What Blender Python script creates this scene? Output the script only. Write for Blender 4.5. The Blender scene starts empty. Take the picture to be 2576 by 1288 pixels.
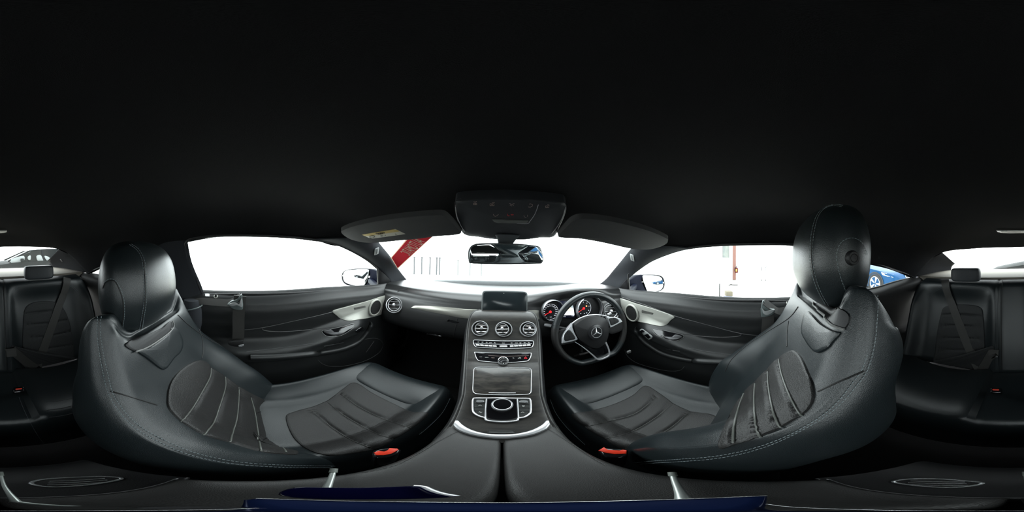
import bpy, math, random
from mathutils import Vector, Matrix
from mathutils.bvhtree import BVHTree
V = Vector
R = math.radians
sc = bpy.context.scene
# ---------------------------------------------------------------- camera, sky, exposure
CZ = 1.14                                   # eye height of the panorama camera above the ground
CAM = V((-0.011, 0.0, 0.0))                 # all coordinates below: x right, y forward, z relative to CZ
YAW, ROLL = -3.49, -1.4
ROT = Matrix.Rotation(R(YAW), 3, 'Z') @ Matrix.Rotation(R(ROLL), 3, 'Y') @ Matrix.Rotation(R(90), 3, 'X')
cd = bpy.data.cameras.new('panorama_camera')
cam = bpy.data.objects.new('panorama_camera', cd)
sc.collection.objects.link(cam)
cam.matrix_world = Matrix.Translation(CAM + V((0, 0, CZ))) @ ROT.to_4x4()
cd.type = 'PANO'
cd.clip_start = 0.005
cd.clip_end = 300
try:
    cd.panorama_type = 'EQUIRECTANGULAR'
except Exception:
    pass
try:
    cd.cycles.panorama_type = 'EQUIRECTANGULAR'
except Exception:
    pass
sc.camera = cam
w = bpy.data.worlds.new('daylight')
sc.world = w
w.use_nodes = True
nt = w.node_tree
bg = nt.nodes['Background']
bg.inputs[0].default_value = (0.93, 0.97, 1.0, 1)
bg.inputs[1].default_value = 8.0
sc.view_settings.view_transform = 'Standard'
sc.view_settings.look = 'None'
sc.view_settings.exposure = 0.0
sc.view_settings.gamma = 1.0
sc.view_settings.use_curve_mapping = False
sc.cycles.max_bounces = 10
sc.cycles.transparent_max_bounces = 16
sc.cycles.use_denoising = True
sc.cycles.sample_clamp_indirect = 8.0
sc.cycles.caustics_reflective = False
sc.cycles.caustics_refractive = False


def portal(name, loc, rot, sx, sy):
    l = bpy.data.lights.new(name, 'AREA')
    l.shape = 'RECTANGLE'
    l.size, l.size_y = sx, sy
    l.cycles.is_portal = True
    o = bpy.data.objects.new(name, l)
    sc.collection.objects.link(o)
    o.location = V(loc) + V((0, 0, CZ))
    o.rotation_euler = rot
    return o


portal('portal_side_left', (-0.73, 0.2, -0.05), (0, R(-90), 0), 0.5, 1.2)
portal('portal_side_right', (0.73, 0.2, -0.05), (0, R(90), 0), 0.5, 1.2)
portal('portal_windscreen', (0, 0.79, -0.055), (R(-28), 0, 0), 1.4, 0.66)
portal('portal_rear', (0, -1.36, -0.01), (R(20.5), 0, 0), 1.15, 0.45)


# ---------------------------------------------------------------- rays and surfaces
def ray(px, py):
    lon = (px / 2576 - .5) * 2 * math.pi
    lat = (.5 - py / 1288) * math.pi
    return ROT @ V((math.cos(lat) * math.sin(lon), math.sin(lat), -math.cos(lat) * math.cos(lon)))


def on(px, py, n, k):
    """point where the sight line meets the plane n.p = k"""
    d = ray(px, py)
    n = V(n)
    return CAM + d * ((k - n.dot(CAM)) / n.dot(d))


def PX(px, py, x): return on(px, py, (1, 0, 0), x)
def PY(px, py, y): return on(px, py, (0, 1, 0), y)
def PZ(px, py, z): return on(px, py, (0, 0, 1), z)


def PR(px, py, r): return CAM + ray(px, py) * r


class Plane:
    def __init__(s, n, k): s.n, s.k = V(n), k
    def hit(s, px, py):
        p = on(px, py, s.n, s.k)
        nn = s.n.normalized()
        if nn.dot(CAM - p) < 0: nn = -nn
        return p, nn


class Surf:
    """raycast surface from MB meshes"""
    def __init__(s, *mbs):
        vs, fs = [], []
        for m in mbs:
            o = len(vs)
            vs += m.v
            fs += [[i + o for i in f] for f in m.f]
        s.b = BVHTree.FromPolygons(vs, fs)
    def has(s, px, py):
        return s.b.ray_cast(CAM, ray(px, py))[0] is not None
    def hit(s, px, py):
        d = ray(px, py)
        p, n, i, t = s.b.ray_cast(CAM, d)
        if p is None:
            p, n, i, t = s.b.find_nearest(CAM + d * 0.6)
        n = n.normalized()
        if n.dot(CAM - p) < 0: n = -n
        return p, n


GLASS_L = Plane((-1, 0, .34), .622)
GLASS_R = Plane((1, 0, .34), .622)
WIND = Plane((0, 1, 1.87), .663)


def sm(pts, n=8, closed=False):
    """Catmull-Rom through points of any dimension, n segments per span"""
    P = [V(p) for p in pts]
    N = len(P)
    out = []
    rng = range(N) if closed else range(N - 1)
    for i in rng:
        if closed:
            a, b, c, d = P[i - 1], P[i], P[(i + 1) % N], P[(i + 2) % N]
        else:
            a, b, c, d = P[max(i - 1, 0)], P[i], P[i + 1], P[min(i + 2, N - 1)]
        for k in range(n):
            t = k / n
            out.append(0.5 * ((2 * b) + (c - a) * t + (2 * a - 5 * b + 4 * c - d) * t * t + (3 * b - a - 3 * c + d) * t ** 3))
    if not closed: out.append(P[-1])
    return out


def resample(pts, n, closed=False):
    P = [V(p) for p in pts]
    if closed: P = P + [P[0]]
    L = [0]
    for a, b in zip(P, P[1:]): L.append(L[-1] + (b - a).length)
    T = L[-1]
    out = []
    m = n if closed else n - 1
    j = 0
    for k in range(n):
        s = T * k / m
        while j < len(L) - 2 and L[j + 1] < s: j += 1
        t = (s - L[j]) / max(L[j + 1] - L[j], 1e-9)
        out.append(P[j].lerp(P[j + 1], min(max(t, 0), 1)))
    return out


def sst(a, b, x):
    t = min(max((x - a) / (b - a), 0), 1)
    return t * t * (3 - 2 * t)


class MB:
    def __init__(s): s.v, s.f = [], []

    def add(s, vs, fs):
        o = len(s.v)
        s.v += [V(p) for p in vs]
        s.f += [[i + o for i in f] for f in fs]
        return s

    def grid(s, rows, cu=False, cv=False):
        n, m = len(rows), len(rows[0])
        fs = []
        for i in range(n if cv else n - 1):
            for j in range(m if cu else m - 1):
                fs.append([i * m + j, i * m + (j + 1) % m, ((i + 1) % n) * m + (j + 1) % m, ((i + 1) % n) * m + j])
        return s.add([p for r in rows for p in r], fs)

    def loft(s, rows, nu=0, nv=4, cu=False, cap=False):
        """rows of control points -> smooth skin"""
        if nu: rows = [sm(r, nu, cu) for r in rows]
        m = len(rows[0])
        cols = [sm([r[j] for r in rows], nv) for j in range(m)]
        rr = [[c[i] for c in cols] for i in range(len(cols[0]))]
        s.grid(rr, cu)
        if cap:
            for r in (rr[0], rr[-1]):
                c = sum(r, V((0, 0, 0))) / len(r)
                k = len(r)
                s.add(r + [c], [[i, (i + 1) % k, k] for i in range(k)])
        return s

    def box(s, c, size, M=None, bev=0.0):
        c = V(c)
        hx, hy, hz = [q / 2 for q in size]
        M = M or Matrix.Identity(3)
        b = min(bev, hx * .9, hy * .9, hz * .9)
        if b <= 0:
            vs = [c + M @ V((x * hx, y * hy, z * hz)) for x in (-1, 1) for y in (-1, 1) for z in (-1, 1)]
            return s.add(vs, [[0, 1, 3, 2], [4, 6, 7, 5], [0, 4, 5, 1], [2, 3, 7, 6], [0, 2, 6, 4], [1, 5, 7, 3]])
        # rounded in section (xy outline) with chamfered top and bottom
        out = []
        for (sx, sy, a0) in ((1, 1, 0), (-1, 1, 90), (-1, -1, 180), (1, -1, 270)):
            for k in range(4):
                a = R(a0 + 30 * k)
                out.append((sx * (hx - b) + b * math.cos(a), sy * (hy - b) + b * math.sin(a), sx, sy))
        rows = []
        for z, q in ((-hz, b * .7), (-hz + b * .3, b * .2), (-hz + b, 0), (hz - b, 0), (hz - b * .3, b * .2), (hz, b * .7)):
            rows.append([c + M @ V((x - q * (x / hx), y - q * (y / hy), z)) for x, y, sx, sy in out])
        s.grid(rows, True)
        o = len(s.v)
        k = len(out)
        s.f.append([o - k + i for i in range(k)])
        s.f.append([o - 6 * k + i for i in range(k)][::-1])
        return s

    def tube(s, path, r=.002, n=8, closed=False, flat=None, nor=None, cap=True, taper=None):
        P = [V(p) for p in path]
        N = len(P)
        if N < 2: return s
        rows = []
        up = None
        for i, p in enumerate(P):
            a = P[i - 1] if (i or closed) else P[0]
            b = P[(i + 1) % N] if (i < N - 1 or closed) else P[-1]
            t = (b - a)
            t = t.normalized() if t.length > 1e-9 else V((0, 0, 1))
            ref = V(nor[i]) if nor else (up if up is not None else (V((0, 0, 1)) if abs(t.z) < .9 else V((1, 0, 0))))
            x = ref - t * ref.dot(t)
            if x.length < 1e-6: x = t.orthogonal()
            x.normalize()
            if not nor: up = x
            y = t.cross(x)
            q = r if taper is None else r * taper[i]
            fr = flat if flat else 1.0
            rows.append([p + x * math.cos(2 * math.pi * k / n) * q * fr + y * math.sin(2 * math.pi * k / n) * q for k in range(n)])
        o = len(s.v)
        s.grid(rows, True, closed)
        if not closed and cap:
            s.f.append([o + k for k in range(n)])
            s.f.append([o + (N - 1) * n + k for k in range(n)])
        return s

    def lathe(s, prof, M, n=32, sx=1.0, sy=1.0):
        """prof: (radius, height); M: 4x4 frame, axis = local z"""
        rows = [[M @ V((a * sx * math.cos(2 * math.pi * k / n), a * sy * math.sin(2 * math.pi * k / n), h)) for k in range(n)] for a, h in prof]
        return s.grid(rows, True)

    def prism(s, poly, d, bev=0.0):
        """poly: 3D outline; d: thickness vector from back to front (front face = poly)"""
        P = [V(p) for p in poly]
        d = V(d)
        k = len(P)
        c = sum(P, V((0, 0, 0))) / k
        rows = [[p - d for p in P]]
        if bev > 0:
            L = max(d.length, 1e-6)
            rows.append([p - d * min(bev / L, .9) for p in P])
            sz = sum((p - c).length for p in P) / k
            rows.append([p + (c - p) * (bev * .35 / sz) - d * min(bev / L, .9) * .3 for p in P])
            rows.append([p + (c - p) * (bev / sz) for p in P])
        else:
            rows.append(P)
        o = len(s.v)
        s.grid(rows, True)
        m = len(rows)
        s.f.append([o + i for i in range(k)][::-1])
        s.f.append([o + (m - 1) * k + i for i in range(k)])
        return s


# ---------------------------------------------------------------- linking
ORG = {}


def props(o, label=None, cat=None, group=None, kind=None):
    if label: o['label'] = label
    if cat: o['category'] = cat
    if group: o['group'] = group
    if kind: o['kind'] = kind
    return o


def thing(name, label, cat, loc, group=None, kind=None):
    o = bpy.data.objects.new(name, None)
    o.empty_display_size = .05
    sc.collection.objects.link(o)
    p = V(loc) + V((0, 0, CZ))
    o.location = p
    ORG[o.name] = p
    return props(o, label, cat, group, kind)


def obj(name, mb, mat, parent=None, smooth=True, label=None, cat=None, group=None, kind=None, solid=0, bevel=0, ang=40, sub=0):
    me = bpy.data.meshes.new(name)
    if parent is not None:
        org = ORG[parent.name]
    else:
        xs = [p.x for p in mb.v]; ys = [p.y for p in mb.v]; zs = [p.z for p in mb.v]
        org = V(((min(xs) + max(xs)) / 2, (min(ys) + max(ys)) / 2, min(zs) + CZ))
    me.from_pydata([tuple(p + V((0, 0, CZ)) - org) for p in mb.v], [], mb.f)
    me.validate()
    me.update()
    import bmesh
    bm = bmesh.new()
    bm.from_mesh(me)
    bmesh.ops.remove_doubles(bm, verts=bm.verts, dist=1e-6)
    bmesh.ops.recalc_face_normals(bm, faces=bm.faces)
    bm.to_mesh(me)
    bm.free()
    if solid > 0:
        # the face towards the cabin stays where it was traced; thickness grows away from it
        tot = 0.0
        for f_ in me.polygons:
            tot += f_.normal.dot(CAM + V((0, 0, CZ)) - org - f_.center) * f_.area
        if tot < 0: me.flip_normals()
    if smooth:
        me.shade_smooth()
        try:
            me.set_sharp_from_angle(angle=R(ang))
        except Exception:
            pass
    me.materials.append(mat)
    o = bpy.data.objects.new(name, me)
    sc.collection.objects.link(o)
    if parent is not None:
        o.parent = parent
    else:
        o.location = org
    ORG[o.name] = org
    if solid:
        m = o.modifiers.new('thickness', 'SOLIDIFY')
        m.thickness = abs(solid)
        m.offset = -1 if solid > 0 else 1
    if sub:
        m = o.modifiers.new('smooth', 'SUBSURF')
        m.levels = m.render_levels = sub
    return props(o, label, cat, group, kind)


# ---------------------------------------------------------------- tracing helpers
def hitline(S, pts, off=.0005, n=6, closed=False, smooth=True, step=None):
    q = sm(pts, n, closed) if smooth else [V(p) for p in pts]
    P, N = [], []
    for p in q:
        a, b = S.hit(p[0], p[1])
        P.append(a + b * off)
        N.append(b)
    return P, N


def lines(name, S, polys, r, mat, parent, off=.0005, n=6, closed=False, smooth=True, flat=None, **kw):
    o = None
    for pl in polys:
        if isinstance(S, Surf):
            q = [p for p in (sm(pl, n, closed) if smooth else [V(p) for p in pl]) if S.has(p[0], p[1])]
            if len(q) < 2: continue
            P, N = hitline(S, q, off, 1, closed, False)
        else:
            P, N = hitline(S, pl, off, n, closed, smooth)
        o = obj(name, MB().tube(P, r, 6, closed, flat, N), mat, parent, **kw)
    return o


def stitch(name, S, polys, mat, parent, off=.0015, seg=.0040, gap=.0022, r=.00062, both=0.0):
    """row(s) of separate stitches along traced lines"""
    m = MB()
    if len(polys) > 1:
        for pl in polys: o = stitch(name, S, [pl], mat, parent, off, seg, gap, r, both)
        return o
    for pl in polys:
        P, N = hitline(S, pl, off, 14)
        lens = [0]
        for a, b in zip(P, P[1:]): lens.append(lens[-1] + (b - a).length)
        cnt = max(3, int(lens[-1] / .001))
        Q = resample(P, cnt)
        Nn = resample(N, cnt)
        k = max(1, int(round(seg / .001)))
        g = max(1, int(round(gap / .001)))
        i = 0
        while i + k < cnt:
            for sgn in ((-1, 1) if both else (0,)):
                t = (Q[i + k] - Q[i])
                if t.length < 1e-7: continue
                sd = t.normalized().cross(Nn[i].normalized()) * both * sgn
                m.tube([Q[i] + sd, Q[i + k] + sd], r, 4)
            i += k + g
    return obj(name, m, mat, parent, smooth=False)


def pad(S, poly, h=.002, bev=.08, n=8, closed_smooth=True, base=-.002, rings=10, puff=0.0, groove=None):
    """raised pad over the traced outline; groove=[(polyline, half width px, depth)]"""
    out = sm(poly, n, True) if closed_smooth else [p for p in resample([V(p) for p in poly], n * len(poly), True)]
    c = sum((V(p) for p in out), V((0, 0))) / len(out)
    m = MB()
    ts = [0, bev * .35, bev] + [bev + (1 - bev) * (k + 1) / rings for k in range(rings)]
    hs = [base, h * .7, h] + [h + puff * (1 - (1 - (k + 1) / rings) ** 2) for k in range(rings)]
    gl = []
    for g in (groove or []):
        gl.append((sm(g[0], 8), g[1], g[2]))
    rows = []
    for t, hh in zip(ts, hs):
        row = []
        tt = min(t, .999)
        for p in out:
            q = p.lerp(c, tt)
            a, b = S.hit(q[0], q[1])
            d = hh
            for line, wd, dep in gl:
                dm = min(_segd(q, line[i], line[i + 1]) for i in range(len(line) - 1))
                if dm < wd: d -= dep * (1 - dm / wd) ** 1.6
            row.append(a + b * d)
        rows.append(row)
    m.grid(rows, True)
    return m


def _segd(p, a, b):
    ab = b - a
    l2 = ab.length_squared
    t = 0 if l2 == 0 else max(0, min(1, (p - a).dot(ab) / l2))
    return (p - a - ab * t).length


def plate(S, poly, t=.004, off=0.0, bev=.0008, n=6, smooth=True):
    """flat-ish plate with thickness, outline traced on S"""
    out = sm(poly, n, True) if smooth else [V(p) for p in poly]
    P, N = hitline(S, [tuple(p) for p in out], off, 1, True, False)
    nn = sum(N, V((0, 0, 0))).normalized()
    return MB().prism(P, nn * t, bev), nn


def frame_at(S, px, py, off=0.0):
    p, n = S.hit(px, py)
    a, _ = S.hit(px + 1, py)
    b, _ = S.hit(px, py - 1)
    x = (a - p); sx = x.length
    y = (b - p)
    x.normalize()
    z = n
    y = (y - z * y.dot(z) - x * y.dot(x))
    sy = (b - p).length
    y.normalize()
    M = Matrix((x, y, x.cross(y))).transposed().to_4x4()
    M.translation = p + n * off
    return M, sx, sy


def frame(p, x, y):
    x = V(x).normalized()
    y = V(y)
    y = (y - x * y.dot(x)).normalized()
    M = Matrix((x, y, x.cross(y))).transposed().to_4x4()
    M.translation = V(p)
    return M


def text_mb(s, size, M, depth=.0004, flip=False, squash=1.0):
    cu = bpy.data.curves.new('t', 'FONT')
    cu.body = s
    cu.size = size
    cu.align_x = 'CENTER'
    cu.align_y = 'CENTER'
    cu.extrude = depth
    cu.resolution_u = 3
    o = bpy.data.objects.new('t', cu)
    sc.collection.objects.link(o)
    bpy.context.view_layer.update()
    me = bpy.data.meshes.new_from_object(o.evaluated_get(bpy.context.evaluated_depsgraph_get()))
    F = Matrix.Diagonal((-squash if flip else squash, 1, 1, 1))
    m = MB().add([M @ (F @ v.co) for v in me.vertices], [list(p.vertices) for p in me.polygons])
    bpy.data.objects.remove(o)
    bpy.data.meshes.remove(me)
    bpy.data.curves.remove(cu)
    return m


def text_on(name, S, px, py, hpx, s, mat, parent, off=.0008, rot=0, squash=1.0, flip=False, **kw):
    M, sx, sy = frame_at(S, px, py, off)
    M = M @ Matrix.Rotation(R(rot), 4, 'Z')
    return obj(name, text_mb(s, hpx * 1.4 * max(sx, sy * .8), M, .0003, flip, squash), mat, parent, smooth=False, **kw)


# ---------------------------------------------------------------- materials
MATS = {}


def mat(name, col, rough=.5, metal=0.0, bump=None, spec=.5, emit=None, coat=0.0, var=None):
    if name in MATS: return MATS[name]
    m = bpy.data.materials.new(name)
    m.use_nodes = True
    t = m.node_tree
    b = t.nodes['Principled BSDF']
    b.inputs['Base Color'].default_value = (*col, 1)
    b.inputs['Roughness'].default_value = rough
    b.inputs['Metallic'].default_value = metal
    b.inputs['Specular IOR Level'].default_value = spec
    if coat:
        b.inputs['Coat Weight'].default_value = coat
        b.inputs['Coat Roughness'].default_value = .05
    if emit:
        b.inputs['Emission Color'].default_value = (*emit[0], 1)
        b.inputs['Emission Strength'].default_value = emit[1]
    geo = None
    if bump or var:
        geo = t.nodes.new('ShaderNodeNewGeometry')
    if bump:
        kind, scale, strength = bump[:3]
        if kind == 'leather':
            tx = t.nodes.new('ShaderNodeTexVoronoi')
            tx.inputs['Scale'].default_value = scale
            src = tx.outputs['Distance']
        else:
            tx = t.nodes.new('ShaderNodeTexNoise')
            tx.inputs['Scale'].default_value = scale
            tx.inputs['Detail'].default_value = 3
            src = tx.outputs[0]
        t.links.new(geo.outputs['Position'], tx.inputs['Vector'])
        bp = t.nodes.new('ShaderNodeBump')
        bp.inputs['Strength'].default_value = strength
        bp.inputs['Distance'].default_value = .001
        t.links.new(src, bp.inputs['Height'])
        t.links.new(bp.outputs[0], b.inputs['Normal'])
    if var:
        # second tone through a noise or grain: (colour, scale vector, contrast lo, hi)
        c2, scl, lo, hi = var
        mp = t.nodes.new('ShaderNodeMapping')
        mp.inputs['Scale'].default_value = scl
        t.links.new(geo.outputs['Position'], mp.inputs['Vector'])
        nz = t.nodes.new('ShaderNodeTexNoise')
        nz.inputs['Scale'].default_value = 1
        nz.inputs['Detail'].default_value = 5
        nz.inputs['Distortion'].default_value = .6
        t.links.new(mp.outputs[0], nz.inputs['Vector'])
        cr = t.nodes.new('ShaderNodeValToRGB')
        cr.color_ramp.elements[0].position = lo
        cr.color_ramp.elements[1].position = hi
        cr.color_ramp.elements[0].color = (*col, 1)
        cr.color_ramp.elements[1].color = (*c2, 1)
        t.links.new(nz.outputs[0], cr.inputs[0])
        t.links.new(cr.outputs[0], b.inputs['Base Color'])
    MATS[name] = m
    return m


LEATHER = mat('black_leather', (.0105, .0142, .0158), .33, bump=('leather', 800, .22), spec=.5)
LEATHER2 = mat('black_perforated_leather', (.0155, .0150, .0148), .48, bump=('leather', 450, .4), spec=.4)
PIPING = mat('dark_seam', (.006, .006, .006), .6)
THREAD = mat('grey_thread', (.16, .19, .20), .7)
DASH = mat('soft_dash_plastic', (.016, .0165, .017), .33, bump=('leather', 900, .15), spec=.65)
PLASTIC = mat('black_plastic', (.012, .012, .013), .5, bump=('noise', 900, .2), spec=.4)
DOORM = mat('door_leatherette', (.014, .015, .0155), .40, bump=('leather', 900, .18), spec=.5)
HEAD = mat('black_headliner_fabric', (.010, .010, .011), .95, bump=('noise', 1500, .4), spec=.1)
PILLAR = mat('charcoal_pillar_fabric', (.022, .024, .028), .85, bump=('noise', 1500, .3), spec=.2)
CARPET = mat('black_carpet', (.008, .008, .008), 1.0, bump=('noise', 600, 1.0), spec=.1)
GLOSS = mat('gloss_black', (.006, .006, .007), .08, spec=.6)
SILVER = mat('brushed_aluminium', (.46, .46, .42), .5, .25, bump=('noise', 400, .05))
SATIN = mat('satin_silver', (.62, .62, .64), .32, .55)
CHROME = mat('chrome', (.80, .81, .83), .18, .75)
WOOD = mat('black_ash_wood', (.014, .0133, .0125), .34, spec=.5, var=((.034, .031, .027), (22, 90, 90), .35, .75), bump=('noise', 260, .15))
BELT = mat('seat_belt_webbing', (.032, .031, .029), .65, bump=('noise', 1200, .4))
RED = mat('red_buckle_plastic', (.62, .03, .008), .4)
REDLED = mat('red_pointer', (.7, .01, .01), .4, emit=((1, .02, .03), .9))
WHITELED = mat('white_backlit_print', (.7, .7, .7), .4, emit=((.85, .9, 1), .7))
PRINT = mat('white_print', (.5, .5, .48), .5)
PRINTDIM = mat('grey_print', (.30, .22, .20), .5)
PRINTRED = mat('red_print', (.45, .02, .02), .5, emit=((1, .05, .05), .08))
BELTTRIM = mat('light_grey_plastic', (.30, .31, .31), .45)
GREYP = mat('beige_grey_parcel_trim', (.15, .135, .112), .8, bump=('noise', 900, .3))
# ================================================================ THE CAR BODY (setting)
GLASS = bpy.data.materials.new('window_glass')
GLASS.use_nodes = True
_t = GLASS.node_tree
_t.nodes.clear()
_o = _t.nodes.new('ShaderNodeOutputMaterial')
_m = _t.nodes.new('ShaderNodeMixShader')
_tr = _t.nodes.new('ShaderNodeBsdfTransparent')
_tr.inputs[0].default_value = (.93, .96, .95, 1)
_g = _t.nodes.new('ShaderNodeBsdfGlossy')
_g.inputs['Roughness'].default_value = .02
_fr = _t.nodes.new('ShaderNodeLayerWeight')
_pw = _t.nodes.new('ShaderNodeMath')
_pw.operation = 'POWER'
_pw.inputs[1].default_value = 5
_ml = _t.nodes.new('ShaderNodeMath')
_ml.operation = 'MULTIPLY_ADD'
_ml.inputs[1].default_value = .15
_ml.inputs[2].default_value = .015
_t.links.new(_fr.outputs['Facing'], _pw.inputs[0])
_t.links.new(_pw.outputs[0], _ml.inputs[0])
_t.links.new(_ml.outputs[0], _m.inputs[0])
_t.links.new(_tr.outputs[0], _m.inputs[1])
_t.links.new(_g.outputs[0], _m.inputs[2])
_t.links.new(_m.outputs[0], _o.inputs[0])


def S3(*p): return V(p)


def struct(name, mb, m, solid=0, **kw):
    return obj(name, mb, m, None, kind='structure', solid=solid, **kw)


# ---- headliner
crow = [
    [(0, .535, .085), (.25, .53, .083), (.42, .545, .075), (.56, .56, .055)],
    [(0, .42, .135), (.28, .42, .130), (.47, .42, .105), (.605, .38, .040)],
    [(0, .22, .165), (.28, .22, .160), (.49, .23, .135), (.602, .25, .056)],
    [(0, -.1, .180), (.28, -.1, .175), (.50, -.05, .145), (.598, -.02, .068)],
    [(0, -.45, .180), (.28, -.4, .172), (.50, -.32, .135), (.604, -.24, .046)],
    [(0, -.75, .168), (.28, -.7, .158), (.51, -.58, .105), (.63, -.48, -.006)],
    [(0, -1.0, .130), (.28, -.98, .120), (.50, -.86, .075), (.63, -.70, -.052)],
    [(0, -1.17, .064), (.28, -1.15, .062), (.52, -1.08, .030), (.612, -.90, -.124)],
]


crow = [r + [(r[-1][0] + .014, r[-1][1] + (.012 if i == 0 else 0), r[-1][2] - .004)] for i, r in enumerate(crow)]


def mirror_row(r):
    return [V((-p[0], p[1], p[2])) for p in reversed(r[1:])] + [V(p) for p in r]


head = MB().loft([mirror_row(r) for r in crow], nu=8, nv=6)
struct('ceiling', head, HEAD, solid=.012)
# side window seal of the roof edge, both sides
for sd, nm in ((-1, 'left'), (1, 'right')):
    # C pillar between quarter glass and rear glass, down to the parcel shelf
    a = sm([V((sd * .50, -1.09, .036)), V((sd * .575, -1.0, -.02)), V((sd * .612, -.90, -.124))], 8)
    b = sm([V((sd * .52, -1.16, .03)), V((sd * .60, -1.2, -.06)), V((sd * .625, -1.15, -.14))], 8)
    c = sm([V((sd * .56, -1.5, -.06)), V((sd * .60, -1.52, -.09)), V((sd * .625, -1.55, -.14))], 8)
    m = MB().loft([a, b, c], nv=6)
    struct('trim_rear_pillar_' + nm, m, HEAD, solid=.006)
    if nm == 'left':
        CB = frame_at(Surf(m), 155, 655, .002)[0]
        bd = MB().box((0, 0, 0), (.022, .030, .004), None, .009)
        bd.v = [CB @ p for p in bd.v]
        obj('pillar_badge', bd, mat('badge_grey', (.045, .045, .045), .5), None, label='small dark oval badge on the left rear pillar beside the rear window', cat='badge')

# ---- A pillars
E1L = [(790, 603), (850, 616), (918, 650), (946, 672), (970, 692), (985, 712), (990, 737)]
E2L = [(940, 597), (945, 602), (960, 620), (983, 648), (1000, 675), (1016, 696), (1034, 718)]
E1R = [(1740, 626), (1700, 634), (1643, 656), (1610, 677), (1585, 697), (1565, 715), (1549, 741)]
E2R = [(1603, 612), (1598, 616), (1583, 632), (1562, 658), (1542, 682), (1525, 702), (1503, 720)]
for e1, e2, G, nm in ((E1L, E2L, GLASS_L, 'left'), (E1R, E2R, GLASS_R, 'right')):
    rows = []
    for i, (p, q) in enumerate(zip(e1, e2)):
        a = G.hit(*p)[0]
        b = WIND.hit(*q)[0]
        k = i / (len(e1) - 1)
        m1 = a.lerp(b, .3) * (1 - .045 * math.sin(math.pi * min(1, .3 + k)))
        m2 = a.lerp(b, .7) * (1 - .045 * math.sin(math.pi * min(1, .3 + k)))
        rows.append([a * 1.03, a, m1, m2, b, b * 1.02])
    m = MB().loft(rows, nu=4, nv=5)
    struct('trim_front_pillar_' + nm, m, PILLAR, solid=.006)
    S = Surf(m)
    px, py = ((947, 632) if nm == 'left' else (1591, 648))
    M, sx, sy = frame_at(S, px, py, .001)
    sgn = 1 if nm == 'left' else -1
    M = M @ Matrix.Rotation(R(22 * sgn), 4, 'Z')
    bd = MB().box((0, 0, 0), (.024, .040, .005), None, .009)
    bd.v = [M @ p for p in bd.v]
    t = thing('airbag_badge', 'pale oblong airbag badge on the %s windscreen pillar' % nm, 'badge', M.translation, 'airbag badges on the pillars')
    obj('plaque', bd, BELTTRIM, t)
    obj('lettering', text_mb('AIRBAG', .008, M @ Matrix.Translation((0, 0, .0028)) @ Matrix.Rotation(R(90), 4, 'Z')), PLASTIC, t, smooth=False)

# ---- side window outlines (traced once, the other side is its mirror twin)
WL = [(466, 613), (484, 599), (542, 593), (611, 592), (713, 595), (782, 602), (850, 615), (918, 650), (950, 676),
      (951, 722), (816, 732), (713, 738), (611, 739), (509, 740), (490, 690), (474, 645)]
WLr = []
for i, p in enumerate(WL):
    WLr.append(GLASS_L.hit(*p)[0])
win3 = [sm(WLr[:9], 6), WLr[9:]]
winL = win3[0] + win3[1]
winR = [V((-p.x, p.y, p.z)) for p in winL]


def pane(name, poly, m=GLASS, th=.004, out=(0, 0, 0)):
    P = [V(p) + V(out) for p in poly]
    mb = MB()
    mb.v = P
    mb.f = [list(range(len(P)))]
    return struct(name, mb, m, solid=th, smooth=False)


pane('window_1', [V((-.70, 1.07, -.20)), V((.70, 1.07, -.20)), V((.56, .53, .075)), V((-.56, .53, .075))])
pane('window_2', [p + V((-.006, 0, 0)) for p in winL])
pane('window_3', [p + V((.006, 0, 0)) for p in winR])
pane('window_4', [V((-.57, -1.16, .045)), V((.57, -1.16, .045)), V((.60, -1.60, -.12)), V((-.60, -1.60, -.12))])
# quarter glass
qw = [V((.640, -.42, .006)), V((.638, -.60, -.030)), V((.620, -.91, -.126)), V((.645, -.74, -.137)), V((.662, -.60, -.156)), V((.672, -.42, -.168))]
pane('window_5', [V((-p.x, p.y, p.z)) for p in qw])
pane('window_6', qw)

# ---- window seals
for sd, nm, wl in ((-1, 'left', winL), (1, 'right', winR)):
    m = MB().tube(wl, .006, 8, True)
    struct('trim_window_seal_' + nm, m, PLASTIC)
    m = MB().tube([V((sd * abs(p.x), p.y, p.z)) for p in sm(qw[:3], 6) + sm(qw[2:], 4)], .005, 6, False)
    struct('trim_quarter_seal_' + nm, m, PLASTIC)

# ---- B pillars and rear side walls
for sd, nm in ((-1, 'left'), (1, 'right')):
    m = MB().loft([
        [V((sd * .600, -.225, .062)), V((sd * .602, -.33, .045)), V((sd * .632, -.43, -.004))],
        [V((sd * .628, -.215, -.04)), V((sd * .618, -.32, -.05)), V((sd * .645, -.43, -.06))],
        [V((sd * .672, -.185, -.15)), V((sd * .648, -.31, -.15)), V((sd * .665, -.43, -.155))],
        [V((sd * .685, -.175, -.21)), V((sd * .655, -.31, -.22)), V((sd * .665, -.43, -.22))]], nu=4, nv=5)
    struct('trim_middle_pillar_' + nm, m, PILLAR, solid=.006)
    # rear quarter panel: from the middle pillar back to the seat
    rows = []
    for (y, zt, xt) in ((-.29, -.19, .668), (-.43, -.170, .669), (-.60, -.158, .659), (-.74, -.139, .641), (-.905, -.127, .620), (-1.15, -.135, .625), (-1.55, -.14, .625)):
        rows.append([V((sd * xt, y, zt)), V((sd * (xt - .035), y, zt - .02)), V((sd * (xt - .042), y, zt - .05)),
                     V((sd * (xt - .03), y, zt - .12)), V((sd * (xt - .02), y, -.42)), V((sd * (xt - .06), y, -.5)), V((sd * (xt - .05), y, -.85))])
    m = MB().loft(rows, nu=5, nv=4)
    struct('wall_rear_' + nm, m, mat('quarter_trim', (.011, .011, .011), .6, bump=('leather', 900, .2), spec=.25), solid=.006)

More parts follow.
